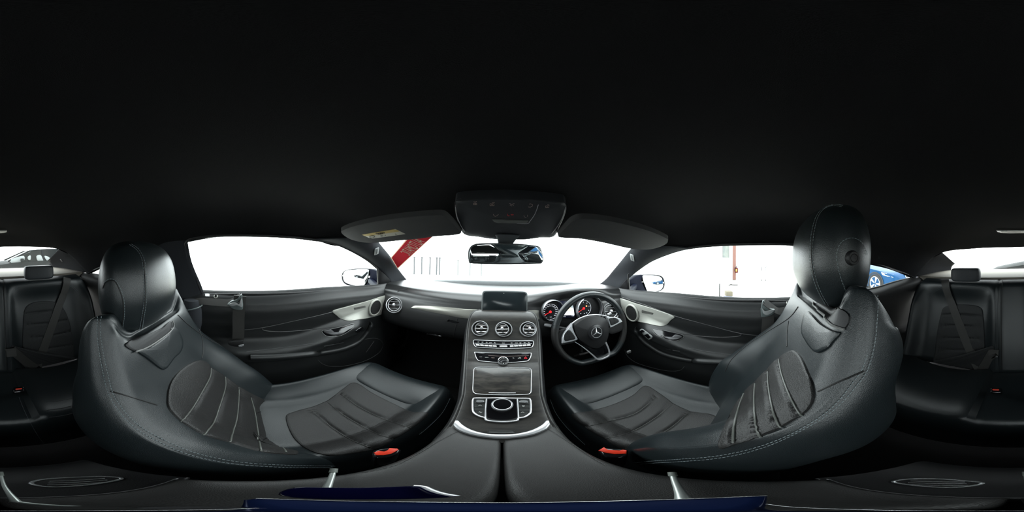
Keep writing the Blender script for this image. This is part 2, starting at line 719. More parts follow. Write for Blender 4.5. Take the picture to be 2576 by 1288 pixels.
# ---- floor, firewall, rear bulkhead, parcel shelf
m = MB().box((0, -.2, -.90), (1.5, 2.8, .03))
struct('floor', m, CARPET)
m = MB().loft([[V((x, 1.09, -.21)), V((x, 1.05, -.4)), V((x, 1.0, -.7)), V((x, .8, -.885))] for x in (-.72, -.3, .3, .72)], nu=5, nv=3)
struct('wall_front', m, CARPET, solid=.02)
m = MB().loft([[V((x, -.94, -.165)), V((x, -.95, -.130)), V((x, -.99, -.122)), V((x, -1.3, -.118)), V((x, -1.62, -.125))] for x in (-.64, -.3, .3, .64)], nu=5, nv=3)
struct('wall_rear', m, GREYP, solid=.02)
# sill structure below the doors and quarter panels
for sd, nm in ((-1, 'left'), (1, 'right')):
    m = MB().box((sd * .70, .2, -.82), (.08, 1.8, .16))
    struct('baseboard_' + nm, m, PLASTIC)

# ================================================================ DOORS


def door_x(y, z):
    """distance of the inner door skin from the centre line"""
    prof = [(-.15, .690), (-.176, .686), (-.186, .674), (-.200, .666), (-.22, .659), (-.25, .656), (-.30, .661), (-.36, .669), (-.42, .677),
            (-.46, .684), (-.52, .684), (-.60, .682), (-.75, .676), (-.86, .67)]
    x = prof[-1][1]
    for (a, b), (c, d) in zip(prof, prof[1:]):
        if z <= a and z >= c:
            x = b + (d - b) * sst(a, c, z)
            break
    dz = -.030 * sst(.45, .78, y)
    # armrest bulge with a rising nose
    zc = -.462 + .085 * sst(.15, .62, y)
    k = (1 - sst(.50, .62, y))
    g = sst(zc + .085, zc + .002, z) * sst(zc - .075, zc - .03, z)
    x -= .058 * k * g
    # gentle turn in towards the dash
    x -= .028 * sst(.50, .80, y)
    return x


DOORS = {}
for sd, nm, num in ((-1, 'left', 'door_1'), (1, 'right', 'door_2')):
    zs = [-.165, -.176, -.182, -.19] + [-.20 - .0065 * k for k in range(101)]
    ys = [-.31 + .015 * k for k in range(81)]
    rows = []
    for y in ys:
        dz = -.022 * sst(.30, .75, y)
        rows.append([V((sd * door_x(y, z), y, z + dz * min(1, max(0, (z + .8) / .4)))) for z in zs])
    m = MB().grid(rows)
    t = thing(num, 'black leather-trimmed %s car door with aluminium speaker panel' % nm, 'car door', (sd * .69, .2, -.86), 'car doors', 'structure')
    obj('door_panel', m, DOORM, t, solid=.01, ang=85)
    DOORS[nm] = (t, Surf(m))


def door_fit(nm, trim, hole_c, hole_r, bars, handle, switch, lines_a, arm, pocket):
    t, S = DOORS[nm]
    mb = pad(S, trim, .005, .04, 6, rings=6)
    tr = obj('speaker_trim', mb, SILVER, t)
    ST = Surf(mb, )
    # tweeter bowl
    M, sx, sy = frame_at(S, hole_c[0], hole_c[1], .009)
    r = hole_r * max(sx, sy)
    q = obj('speaker_ring', MB().lathe([(r * 1.22, 0), (r * 1.2, .006), (r * 1.1, .009), (r * 1.0, .008), (r * .97, .0015)], M, 40, sx=.82), SILVER, t)
    obj('speaker_grille', MB().lathe([(r, .002), (r * .98, .005), (r * .5, .0062), (.0001, .0065)], M, 40, sx=.82), mat('speaker_mesh', (.006, .006, .006), .7, bump=('leather', 900, 1)), t)
    mb = pad(S, bars, .0062, .1, 6, rings=3, base=.004, closed_smooth=False)
    obj('brand_plate', mb, mat('plate_grey', (.30, .30, .28), .4, .7), t)
    # handle recess, lever
    hp, hl = handle
    mb = pad(S, hp, .0012, .06, 6, rings=4)
    obj('handle_recess', mb, GLOSS, t)
    P, N = hitline(S, hp, .002, 8, True)
    obj('handle_surround', MB().tube(P, .0011, 6, True), mat('handle_edge_grey', (.22, .22, .22), .35, .4), t)
    mb = pad(S, hl, .010, .15, 8, rings=6, puff=.003)
    obj('door_handle', mb, mat('handle_dark_metal', (.10, .10, .105), .35, .6), t)
    for q_, s_ in enumerate(switch):
        pl, cl = s_
        mb = pad(S, pl, .006 + .0022 * q_, .12, 4, rings=3, closed_smooth=False)
        obj('window_switch', mb, cl, t)
    lines('panel_seam', S, lines_a, .0018, mat('door_edge_sheen', (.05, .05, .052), .35), t)
    P, N = hitline(S, arm, .0, 10)
    P = [p + n * .004 for p, n in zip(P, N)]
    k = len(P)
    obj('armrest', MB().tube(P, .016, 10, taper=[.2 + .8 * sst(0, .14, i / k) for i in range(k)]), DOORM, t)
    lines('pocket_lip', S, pocket, .0022, mat('door_edge_sheen', (.05, .05, .052), .35), t)


door_fit('left',
         [(836, 782), (868, 772), (920, 758), (964, 744), (994, 738), (985, 757), (975, 776), (960, 790), (930, 799), (900, 805), (876, 808), (858, 803), (846, 794)],
         (941, 772), 15, [(887, 773), (918, 767), (921, 772), (889, 779)],
         ([(810, 833), (830, 829), (860, 822), (884, 815), (892, 818), (884, 828), (862, 842), (840, 847), (820, 845)],
          [(813, 833), (826, 829), (832, 830), (840, 837), (856, 839), (868, 837), (858, 842), (838, 844), (820, 840)]),
         [([(894, 832), (908, 821), (915, 825), (900, 837)], GLOSS)],
         [[(1012, 730), (940, 753), (838, 784), (760, 803), (662, 824), (610, 830)], [(658, 824), (668, 832), (720, 834), (800, 827), (850, 822), (880, 814)],
          [(620, 885), (700, 876), (800, 863)], [(815, 871), (864, 862)]],
         [(931, 808), (932, 818), (922, 836), (902, 858), (872, 873), (830, 883), (760, 891), (690, 896), (630, 897)],
         [[(911, 855), (940, 851), (958, 857), (963, 870), (950, 890), (915, 909), (870, 920), (835, 922), (812, 916), (800, 906)], [(941, 858), (921, 886)]])
door_fit('right',
         [(1556, 750), (1600, 763), (1650, 778), (1696, 795), (1688, 806), (1676, 818), (1660, 821), (1630, 815), (1600, 807), (1580, 797), (1567, 780)],
         (1592, 786), 16, [(1615, 778), (1647, 786), (1645, 791), (1614, 786)],
         ([(1641, 829), (1650, 828), (1690, 836), (1715, 842), (1720, 848), (1705, 857), (1685, 857), (1668, 850), (1650, 842)],
          [(1669, 848), (1690, 848), (1700, 842), (1717, 846), (1712, 853), (1695, 856), (1682, 855)]),
         [([(1610, 829), (1616, 826), (1641, 845), (1643, 850), (1633, 855)], BELTTRIM), ([(1622, 841), (1632, 838), (1640, 847), (1633, 852)], GLOSS), ([(1614, 832), (1619, 829), (1624, 834), (1618, 837)], GLOSS)],
         [[(1543, 741), (1620, 766), (1696, 794), (1760, 812), (1860, 838), (1920, 845)], [(1866, 838), (1856, 846), (1800, 848), (1730, 842), (1690, 835)],
          [(1730, 876), (1800, 888), (1850, 893)], [(1675, 878), (1711, 884)]],
         [(1601, 822), (1602, 834), (1618, 855), (1640, 872), (1670, 889), (1710, 900), (1760, 907), (1830, 909), (1880, 907)],
         [[(1572, 880), (1578, 895), (1600, 912), (1640, 925), (1680, 933), (1710, 932), (1722, 922)]])
for nm, sail in (('left', [(951, 676), (968, 690), (980, 703), (987, 718), (991, 737), (965, 738), (951, 724)]),
                 ('right', [(1581, 699), (1570, 708), (1560, 722), (1553, 742), (1570, 748), (1584, 738)])):
    t, S = DOORS[nm]
    G = GLASS_L if nm == 'left' else GLASS_R
    mb, nn = plate(G, sail, .01, .002, .002, 4, False)
    obj('mirror_triangle', mb, PLASTIC, t)
    # door lock pin and the pale end of the belt line
    for (px, py, c) in (((543, 746, 0),) if nm == 'left' else ((1983, 762, 0),)):
        M, sx, sy = frame_at(S, px, py, 0)
        obj('lock_pin_collar', MB().lathe([(.009, 0), (.0085, .004), (.006, .005), (.005, .002)], M, 20), SILVER, t)
        up = frame(M.translation, (0, 1, 0), (1, 0, 0))
        obj('lock_pin', MB().lathe([(.005, -.002), (.0055, .006), (.004, .012), (.0005, .014)], Matrix.Translation(M.translation + V((0, 0, 0))), 14), PLASTIC, t)
    px = [(516, 739), (527, 739), (527, 746), (516, 746)] if nm == 'left' else [(1999, 757), (2007, 757), (2007, 768), (1999, 768)]
    mb = pad(S, px, .002, .1, 3, rings=2, closed_smooth=False)
    obj('latch_cap', mb, mat('white_plastic', (.8, .8, .8), .4), t)

# ---- red door-edge reflectors near the sill
for nm, poly in (('left', [(700, 967), (735, 963), (735, 968), (702, 972)]),):
    t, S = DOORS[nm]
    mb = pad(S, poly, .002, .1, 3, rings=2, closed_smooth=False)
    obj('reflector', mb, mat('dark_red_reflector', (.25, .01, .01), .4), t)
# ================================================================ DASHBOARD
SHEEN = mat('door_edge_sheen', (.05, .05, .052), .35)


def hood(x):
    return math.sin(math.pi * min(max((x - .10) / .52, 0), 1)) ** 1.3


dx = [-.665, -.62, -.55, -.4, -.25, -.1, .02, .1, .16, .22, .28, .34, .40, .46, .52, .58, .63, .665]
rows = []
for x in dx:
    h = hood(x)
    e = sst(.50, .665, abs(x))
    yb = 1.06 - .03 * (x / .66) ** 2
    yc = .745 - .045 * h + .01 * e
    z0 = -.186
    rows.append([V((x, yb, -.188 - .012 * e)), V((x, .95, z0 - .004)), V((x, .86, z0 + .018 * h)), V((x, yc + .045, z0 + .034 * h)),
                 V((x, yc + .012, z0 - .002 + .036 * h)), V((x, yc, z0 - .012 + .034 * h)), V((x, .728 - .018 * h, -.215 + .024 * h)),
                 V((x, .722 + .01 * h, -.238)), V((x, .716 + .012 * h, -.252)), V((x, .71 + .012 * h, -.275)), V((x, .703, -.31)), V((x, .700, -.36)), V((x, .712, -.405)),
                 V((x, .75, -.44)), V((x, .83, -.47)), V((x, 1.0, -.50))])
dashm = MB().loft(rows, nu=5, nv=4)
dash = thing('dashboard', 'black soft-touch dashboard below the windscreen', 'dashboard', (0, .85, -.5))
obj('dash_panel', dashm, DASH, dash)
SD = Surf(dashm)
# aluminium trim strips left and right of the screen
ALU = mat('dash_aluminium', (.42, .41, .37), .36, .85)
mb = pad(SD, [(1033, 774), (1042, 768), (1080, 769), (1120, 772), (1170, 777), (1214, 779), (1214, 802), (1188, 803), (1155, 799), (1110, 790), (1070, 782)], .004, .05, 6, rings=8, closed_smooth=False, puff=.003)
obj('trim_strip', mb, ALU, dash)
mb = pad(SD, [(1322, 781), (1345, 780), (1356, 781), (1357, 804), (1347, 806), (1322, 800)], .004, .05, 6, rings=6, closed_smooth=False, puff=.002)
obj('trim_strip', mb, ALU, dash)
# glovebox door
lines('glovebox_seam', SD, [[(1151, 801), (1147, 820), (1141, 848)], [(1141, 848), (1128, 838)]], .0014, PIPING, dash)
mb = pad(SD, [(1071, 843), (1076, 838), (1112, 845), (1114, 853), (1090, 850)], .005, .15, 5, rings=3, closed_smooth=False)
g = obj('glovebox_handle', mb, GLOSS, dash)
P, N = hitline(SD, [(1071, 842), (1076, 838), (1112, 845)], .006, 6)
obj('handle_edge', MB().tube(P, .0008, 5), SHEEN, g)
# defroster grille at the end of the pad
lines('defroster_slats', SD, [[(1000 + 3.2 * k, 734.5 - .9 * k), (1003 + 3.2 * k, 731.5 - .9 * k)] for k in range(8)], .0016, PIPING, dash, smooth=True)
# windscreen cowl strip and wipers
cw = MB()
_t1 = [PY(x, y, 1.045) for x, y in ((1008, 707), (1030, 708), (1100, 707.5), (1180, 708), (1268, 710), (1350, 711), (1430, 713), (1508, 717), (1530, 718))]
_t2 = [PY(x, y, 1.03) for x, y in ((1008, 717), (1030, 717), (1100, 715.5), (1180, 716), (1268, 717.5), (1350, 719), (1430, 721), (1508, 724), (1530, 725))]
cw.loft([[b + V((0, -.004, -.02)), b, a, a + V((0, .03, 0)), a + V((0, .05, -.06))] for a, b in zip(_t1, _t2)], nu=3, nv=4)
struct('trim_windscreen_base', cw, mat('cowl_grey', (.022, .026, .028), .5))


def vent(parent, S, px, py, rpx, tilt, name='air_vent', off=.004, inner=(0, 0), nsl=3, lean=(0, 0)):
    M, sx, sy = frame_at(S, px, py, off)
    # face a little upward, toward the seats
    M = M @ Matrix.Rotation(R(tilt), 4, 'X') @ Matrix.Rotation(R(lean[0]), 4, 'Y')
    r = rpx * sx
    ring = MB().lathe([(r * 1.04, -.012), (r * 1.04, .004), (r * 1.01, .0075), (r * .965, .0078), (r * .93, .005), (r * .92, -.012)], M, 40)
    v = obj(name, ring, SATIN, parent)
    obj('vent_bowl', MB().lathe([(r * .93, .002), (r * .9, -.012), (r * .5, -.016), (.0001, -.016)], M, 32), mat('vent_black', (.004, .004, .004), .5), v)
    Mi = M @ Matrix.Translation((inner[0] * r, 0, .001)) @ Matrix.Rotation(R(inner[0] * 60), 4, 'Y')
    q = r * .80
    obj('inner_ring', MB().lathe([(q, -.006), (q, .003), (q * .95, .005), (q * .90, .003), (q * .90, -.006)], Mi, 36), SATIN, v)
    sl = MB()
    for k in range(nsl):
        yy = (k - (nsl - 1) / 2) * q * .55
        w = math.sqrt(max(q * q * .8 - yy * yy, 0))
        sl.tube([Mi @ V((-w, yy, 0)), Mi @ V((w, yy, 0))], .0011, 6)
    obj('slat', sl, CHROME, v)
    obj('vent_knob', MB().lathe([(.0001, .014), (r * .13, .0125), (r * .18, .009), (r * .16, .001), (.004, -.004)], Mi @ Matrix.Rotation(R(-15), 4, 'X'), 20), SATIN, v)
    return v


vent(dash, SD, 995, 767, 16.5, -6, off=.012, lean=(22, 0))
vent(dash, SD, 1534, 783, 17.5, -6, off=.010, lean=(-22, 0))

# ---- central display
sy_ = .672
SCR = Plane((0, 1, -.22), sy_ + .22 * .18)
poly = [(1213, 737), (1217, 732.5), (1224, 731), (1268, 731), (1316, 733), (1323, 735), (1327, 740), (1327, 765), (1326, 790), (1322, 795.5), (1312, 797), (1268, 796.5), (1222, 795), (1214, 792), (1211, 786), (1211, 760)]
scr = thing('display_screen', 'dark switched-off tablet-shaped display standing on the dashboard', 'screen', PY(1268, 796, sy_))
mb, nn = plate(SCR, poly, .010, 0, .002, 2)
obj('display_frame', mb, mat('display_frame_grey', (.10, .11, .11), .4, .4), scr)
mb, nn = plate(SCR, [(1214 + (p[0] - 1211) * (110.5 / 116), 734 + (p[1] - 731) * (59.5 / 66)) for p in poly], .003, .0016, .0004, 2)
obj('glass_panel', mb, mat('display_glass', (.012, .016, .018), .16, spec=.5), scr)
M, sx, sy2 = frame_at(SCR, 1267.5, 738, .003)
obj('sensor', MB().lathe([(.0001, .0004), (.0012, .0004), (.0014, -.001)], M, 12), PRINT, scr)
M, sx, sy2 = frame_at(SCR, 1268, 797, 0)
obj('display_foot', MB().box(M.translation + V((0, .03, -.004)), (.12, .07, .012), None, .004), PLASTIC, scr)

# ================================================================ CENTRE CONSOLE
prof = [(.205, -.452), (.235, -.449), (.285, -.440), (.345, -.417), (.362, -.410), (.46, -.374), (.487, -.362), (.545, -.328), (.594, -.284), (.622, -.250), (.645, -.232), (.672, -.228)]
hwl = [.082, .083, .084, .087, .089, .108, .113, .124, .131, .130, .120, .095]
con = thing('centre_console', 'black ash centre console with round vents and touchpad controller', 'console', (0, .4, -.88))
pr = sm(prof, 5)
hw = [v.x for v in sm([(q, 0) for q in hwl], 5)]
rows = []
side = []
for p, q in zip(pr, hw):
    y, z = p
    rows.append([V((s * q, y, z - (.003 if abs(s) > .98 else 0) - .004 * s * s)) for s in (-1, -.94, -.7, -.4, 0, .4, .7, .94, 1)])
    q2 = q + .004
    side.append([V((-q2 - .015, y, -.88)), V((-q2 - .012, y, z - .2)), V((-q2 - .008, y, z - .04)), V((-q2, y, z - .004)), V((-q2 + .004, y, z - .006)), V((0, y, z - .014)),
                 V((q2 - .004, y, z - .006)), V((q2, y, z - .004)), V((q2 + .008, y, z - .04)), V((q2 + .012, y, z - .2)), V((q2 + .015, y, -.88))])
wood = MB().grid(rows)
obj('console_body', MB().grid(side), PLASTIC, con)
obj('wood_panel', wood, WOOD, con, solid=.004)
SC = Surf(wood)
for s in (0, -1):
    pth = [r[s] + V((.002 if s else -.002, 0, .001)) for r in rows[4:]]
    obj('edge_strip', MB().tube(pth, .0013, 6), mat('edge_strip_grey', (.09, .09, .085), .4, .4), con)
# vents
vent(con, SC, 1208, 827, 20.5, 8, inner=(.16, 0), off=.003)
vent(con, SC, 1267, 829, 20.8, 8, inner=(-.16, 0), off=.003)
vent(con, SC, 1328, 829, 20.3, 8, inner=(.12, 0), off=.003)


def ringtube(parent, S, poly, r, m, name, off=.001, n=6, closed=True, smooth=True, flat=None):
    P, N = hitline(S, poly, off, n, closed, smooth)
    return obj(name, MB().tube(P, r, 8, closed, flat, N), m, parent)


# climate control bar
cb = [(1191, 860), (1193, 856.5), (1200, 856.2), (1230, 857.5), (1268, 858.5), (1310, 858.2), (1336, 858), (1341.5, 860), (1341, 868), (1337, 874), (1325, 876), (1300, 877), (1268, 877.3), (1235, 876.3), (1205, 874.5), (1196, 872), (1192, 866)]
bar = obj('climate_bar', pad(SC, cb, .002, .06, 5, rings=5), GLOSS, con)
ringtube(bar, SC, cb, .0012, SATIN, 'bar_frame', .0025)
ringtube(bar, SC, [(1194, 864), (1230, 866), (1268, 867), (1310, 866.3), (1338, 865)], .0009, SATIN, 'bar_divider', .0025, closed=False)
for a, b, ya, yb, cnt in ((1197, 1250, 868.7, 872, 5), (1256, 1277, 872, 872, 1), (1282, 1335, 872, 869, 5)):
    for k in range(cnt):
        x0 = a + (b - a) * k / cnt + .15
        x1 = a + (b - a) * (k + 1) / cnt - .15
        y0 = ya + (yb - ya) * k / cnt
        y1 = ya + (yb - ya) * (k + 1) / cnt
        obj('toggle', pad(SC, [(x0, y0 - 1.6), (x1, y1 - 1.6), (x1, y1 + 2.0), (x0, y0 + 2.0)], .006, .12, 3, rings=3, closed_smooth=False), mat('toggle_silver', (.80, .80, .80), .3, .3), bar)
for x, y, s in ((1240 - 6, 863, 'AUTO'), (1266.5, 863.7, 'MENU'), (1299, 863.6, 'AUTO')):
    text_on('print', SC, x, y, 1.9, s, PRINT, bar, .0032)
ic = []
for x, y in ((1204, 861.3), (1214, 861.6), (1224.5, 862), (1245, 863), (1287, 863.4), (1309, 863.3), (1319.5, 863), (1330, 862.8)):
    ic += [[(x - 2, y + .8), (x - 1, y - .8), (x + .5, y + .9), (x + 2, y - .5)]]
lines('print', SC, ic, .0005, PRINT, bar, .0034)
# lower button panel with clock
lb = [(1194.6, 889), (1197, 887), (1230, 888.3), (1268, 889.5), (1305, 889.2), (1333, 889), (1336, 891), (1334, 900), (1328, 908), (1318, 910), (1290, 912.3), (1268, 913), (1245, 912), (1215, 909.4), (1205, 908), (1199, 902)]
lp = obj('button_panel', pad(SC, lb, .002, .06, 5, rings=5), GLOSS, con)
ringtube(lp, SC, lb, .0012, SATIN, 'panel_frame', .0022)
lines('disc_slot', SC, [[(1228, 894.8), (1265, 897), (1300, 896.3), (1330, 895.5)]], .0005, PRINTDIM, lp, .0028)
for x, y, s, m_ in ((1209.5, 898.8, 'NAVI', PRINT), (1224.5, 900, 'RADIO', PRINT), (1240, 901, 'MEDIA', PRINTDIM), (1291.5, 901.6, 'TEL', PRINT)):
    text_on('print', SC, x, y, 1.9, s, m_, lp, .003, rot=-2)
lines('print', SC, [[(1302.5, 902), (1305, 901.4), (1306.5, 900.3), (1309, 900.4), (1310.5, 901.8)], [(1303, 902.2), (1310.5, 902.2)]], .0006, PRINT, lp, .003)
lines('hazard_triangle', SC, [[(1318.7, 902.5), (1322, 898.3), (1325.5, 902.5), (1318.7, 902.5)]], .0011, mat('hazard_red', (.8, .02, .03), .4, emit=((1, .03, .05), .35)), lp, .003, smooth=False)
M, sx, sy2 = frame_at(SC, 1265.5, 909.5, .004)
rc = 13 * sx
ck = obj('clock', MB().lathe([(rc * 1.04, -.004), (rc * 1.04, .003), (rc, .0055), (rc * .92, .006), (rc * .88, .003)], M, 40), CHROME, con)
obj('clock_face', MB().lathe([(rc * .9, .003), (.0001, .003)], M, 32), mat('clock_black', (.01, .01, .012), .3), ck)
tk = MB()
for k in range(12):
    a = R(30 * k)
    tk.tube([M @ V((math.sin(a) * rc * .62, math.cos(a) * rc * .62, .0038)), M @ V((math.sin(a) * rc * .8, math.cos(a) * rc * .8, .0038))], .0007 if k % 3 else .0013, 5)
obj('clock_marks', tk, PRINT, ck)
hd = MB()
hd.tube([M @ V((0, 0, .0045)), M @ V((rc * .55, rc * .07, .0045))], .0009, 5)
hd.tube([M @ V((0, 0, .005)), M @ V((-rc * .55, -rc * .42, .005))], .0008, 5)
obj('clock_hands', hd, CHROME, ck)
# storage lid
sl = [(1192, 934), (1195, 927), (1203, 925), (1230, 924.6), (1265, 925), (1300, 926), (1325, 926.5), (1334, 929), (1336.5, 936), (1336, 960), (1335.5, 983), (1333, 990), (1322, 993), (1268, 994.5), (1205, 992), (1194, 989), (1190, 982), (1190.5, 960)]
lid = obj('storage_lid', pad(SC, sl, .0022, .03, 5, rings=8, puff=.003), mat('black_ash_lid', (.022, .021, .02), .22, spec=.6, var=((.060, .055, .048), (25, 80, 80), .35, .7)), con)
ringtube(lid, SC, sl, .0010, SATIN, 'lid_frame', .0026)
ringtube(lid, SC, [(1229.5, 989), (1265, 990), (1297, 989.6)], .0012, SATIN, 'lid_grip', .004, closed=False)
# controller surround: one outline with three fields
co = [(1189.5, 1012), (1191, 1005), (1195, 1002.5), (1225, 1002.3), (1262, 1002), (1300, 1003), (1328, 1003.3), (1333, 1006), (1334.5, 1014), (1334.5, 1034), (1331, 1042), (1318, 1050), (1304, 1053), (1301, 1058), (1285, 1061), (1262, 1062), (1235, 1060), (1223, 1057), (1220, 1052), (1205, 1047), (1194, 1040), (1190, 1032)]
ctl = obj('control_plate', pad(SC, co, .0025, .03, 4, rings=8), mat('control_grey', (.035, .037, .036), .4), con)
ringtube(ctl, SC, co, .0021, SATIN, 'control_frame', .003, 4)
ringtube(ctl, SC, [(1224, 1004), (1222, 1030), (1221.5, 1052)], .0017, SATIN, 'control_bar', .003, closed=False)
ringtube(ctl, SC, [(1301, 1004), (1302.5, 1030), (1304, 1052)], .0017, SATIN, 'control_bar', .003, closed=False)
obj('gloss_field', pad(SC, [(1225.5, 1005), (1263, 1004), (1299, 1005.5), (1300.5, 1030), (1301, 1052), (1285, 1057.5), (1263, 1058.5), (1240, 1057), (1224.5, 1052), (1224, 1030)], .0036, .04, 4, rings=5, closed_smooth=False), GLOSS, ctl)
lines('key_gap', SC, [[(1194, 1015.5), (1220, 1016)], [(1193.5, 1024.5), (1219.5, 1025.3)], [(1195, 1033), (1219, 1034)],
                       [(1305, 1017), (1331, 1018)], [(1305.5, 1026), (1331, 1026.5)], [(1306, 1034.5), (1330, 1034.5)]], .0006, PIPING, ctl, .003, smooth=False)
obj('toggle', pad(SC, [(1199.5, 1007.5), (1217, 1007.5), (1217.5, 1013), (1200, 1013.3)], .006, .2, 4, rings=3), CHROME, ctl)
obj('toggle', pad(SC, [(1307.5, 1008.7), (1325, 1008.7), (1328, 1014), (1307, 1014)], .006, .2, 4, rings=3), CHROME, ctl)
lines('print', SC, [[(1204, 1022), (1208, 1019.8), (1212, 1022)], [(1205, 1038), (1207.5, 1036.5), (1210, 1039), (1213, 1037)],
                     [(1313, 1022), (1316, 1020.6), (1319, 1022), (1316, 1023.6), (1313, 1022)], [(1310, 1039), (1314, 1037.5), (1318, 1038.7)]], .0007, PRINT, ctl, .0036)
M, sx, sy2 = frame_at(SC, 1263, 1020, .004)
M = M @ Matrix.Rotation(R(6), 4, 'X')
rk = 27.5 * sx
kb = obj('controller_dial', MB().lathe([(rk * .93, -.006), (rk * 1.0, .004), (rk * 1.0, .010), (rk * .95, .0155), (rk * .86, .0175), (rk * .80, .0165)], M, 48, sy=.92), SATIN, con)
obj('dial_pad', MB().lathe([(rk * .82, .0165), (rk * .5, .0178), (.0001, .018)], M, 40, sy=.92), GLOSS, kb)
# grip of the storage flap and the silver arc behind the wood
fl = obj('flap_grip', pad(SC, [(1226, 1083.5), (1262, 1084.3), (1294, 1084), (1295, 1089.5), (1262, 1090.3), (1226.5, 1089)], .0025, .1, 4, rings=3, closed_smooth=False), mat('control_grey', (.035, .037, .036), .4), con)
ringtube(fl, SC, [(1226, 1083.5), (1262, 1084.3), (1294, 1084), (1295, 1089.5), (1262, 1090.3), (1226.5, 1089)], .0007, SHEEN, 'grip_edge', .003, smooth=False)
ARC = Plane((0, 0, 1), -.440)
up_e = [(1146, 1057), (1152, 1057), (1165, 1069), (1190, 1082), (1225, 1090), (1262, 1092), (1300, 1090), (1335, 1082), (1362, 1069), (1375, 1057), (1380, 1057)]
lo_e = [(1383, 1066), (1372, 1078), (1340, 1091), (1300, 1098), (1262, 1100), (1225, 1098), (1185, 1091), (1155, 1080), (1141, 1067)]
A, _ = hitline(ARC, up_e, 0, 4)
B, _ = hitline(ARC, lo_e[::-1], 0, 4)
A = resample(A, 48)
B = resample(B, 48)
m = MB()
for a, b in zip(A, B):
    pass
m.grid([[a + V((0, 0, -.03)), a + V((0, 0, -.002)), a.lerp(b, .25), a.lerp(b, .7), b + V((0, 0, -.002)), b + V((0, 0, -.03))] for a, b in zip(A, B)])
obj('silver_arc', m, SATIN, con)

# ================================================================ ARMREST
arm = thing('armrest', 'black leather armrest box split down the middle into two lids', 'armrest', (0, .1, -.88))
EDGE = [b for b in B]
for s in (-1, 1):
    rows = []
    for x in (.0012, .004, .012, .04, .066, .082, .088, .090):
        xx = s * x
        # front follows the arc
        yf = min(EDGE, key=lambda p: abs(p.x - xx)).y - .002
        zt = -.449 - (.008 if x < .002 else .0025 if x < .007 else 0) - .0 - (.0 if x < .07 else (.004 if x < .085 else (.016 if x < .089 else .06)))
        rr = []
        for k, (t, dz) in enumerate(((0, -.03), (0.004, -.006), (.02, 0), (.3, .003), (.6, .004), (.85, .002), (.97, -.004), (1.0, -.016), (1.02, -.07))):
            rr.append(V((xx, yf + (-.040 - yf) * t, zt + dz)))
        rows.append(rr)
    lidm = MB().loft(rows, nu=5, nv=4)
    obj('armrest_lid', lidm, mat('armrest_leather', (.024, .0235, .023), .42, bump=('leather', 1400, .25), spec=.45), arm, solid=.004)
    if s == -1: SA1 = lidm
    else: SA2 = lidm
obj('armrest_box', MB().box((0, .075, -.68), (.166, .22, .37), None, .02), PLASTIC, arm)
SAR = Surf(SA1, SA2)
stitch('stitching', SAR, [[(1150, 1086), (1100, 1112), (1050, 1143), (990, 1172), (900, 1192)], [(1380, 1080), (1430, 1112), (1480, 1146), (1530, 1175)]], mat('black_thread', (.05, .05, .05), .7), arm)
# rear face of the console with two oval air outlets
rear = [[V((x, -.036, -.475)), V((x, -.055, -.480)), V((x, -.105, -.497)), V((x, -.15, -.54)), V((x, -.165, -.65)), V((x, -.165, -.86))] for x in (-.095, -.08, 0, .08, .095)]
rc_ = thing('rear_console', 'gloss black rear end of the console with two oval outlets', 'console', (0, -.12, -.88))
rm = MB().loft(rear, nu=5, nv=3)
obj('console_shell', rm, PLASTIC, rc_, solid=.006)
SR = Surf(rm)
for pxs in ([(78, 1216), (110, 1206), (190, 1201), (265, 1199), (306, 1204), (260, 1215), (190, 1223), (120, 1225)],
            [(2246, 1212), (2290, 1205), (2360, 1205), (2430, 1210), (2472, 1216), (2430, 1224), (2360, 1226), (2285, 1220)]):
    P, N = hitline(SR, pxs, .001, 6, True)
    v = obj('rear_outlet', MB().tube(P, .0016, 8, True), CHROME, rc_)
    c = sum(P, V((0, 0, 0))) / len(P)
    slm = MB()
    for f in (-.4, 0, .4):
        a = P[0].lerp(P[len(P) // 2], .18) + (P[len(P) // 4] - c) * f
        b = P[0].lerp(P[len(P) // 2], .82) + (P[len(P) // 4] - c) * f
        slm.tube([a, b], .0008, 5)
    obj('slat', slm, CHROME, v)
P, N = hitline(SAR, [(40, 1262), (180, 1263), (300, 1248), (420, 1232), (490, 1220)], .002, 6)
ed = MB()
pp = [V((x, -.0405, -.4665 - .0)) for x in (-.088, -.06, -.03, 0, .03, .06, .088)]
obj('armrest_rear_edge', ed.tube(sm(pp, 4), .0012, 6), SHEEN, arm)
# ================================================================ FRONT SEATS
XC = .352


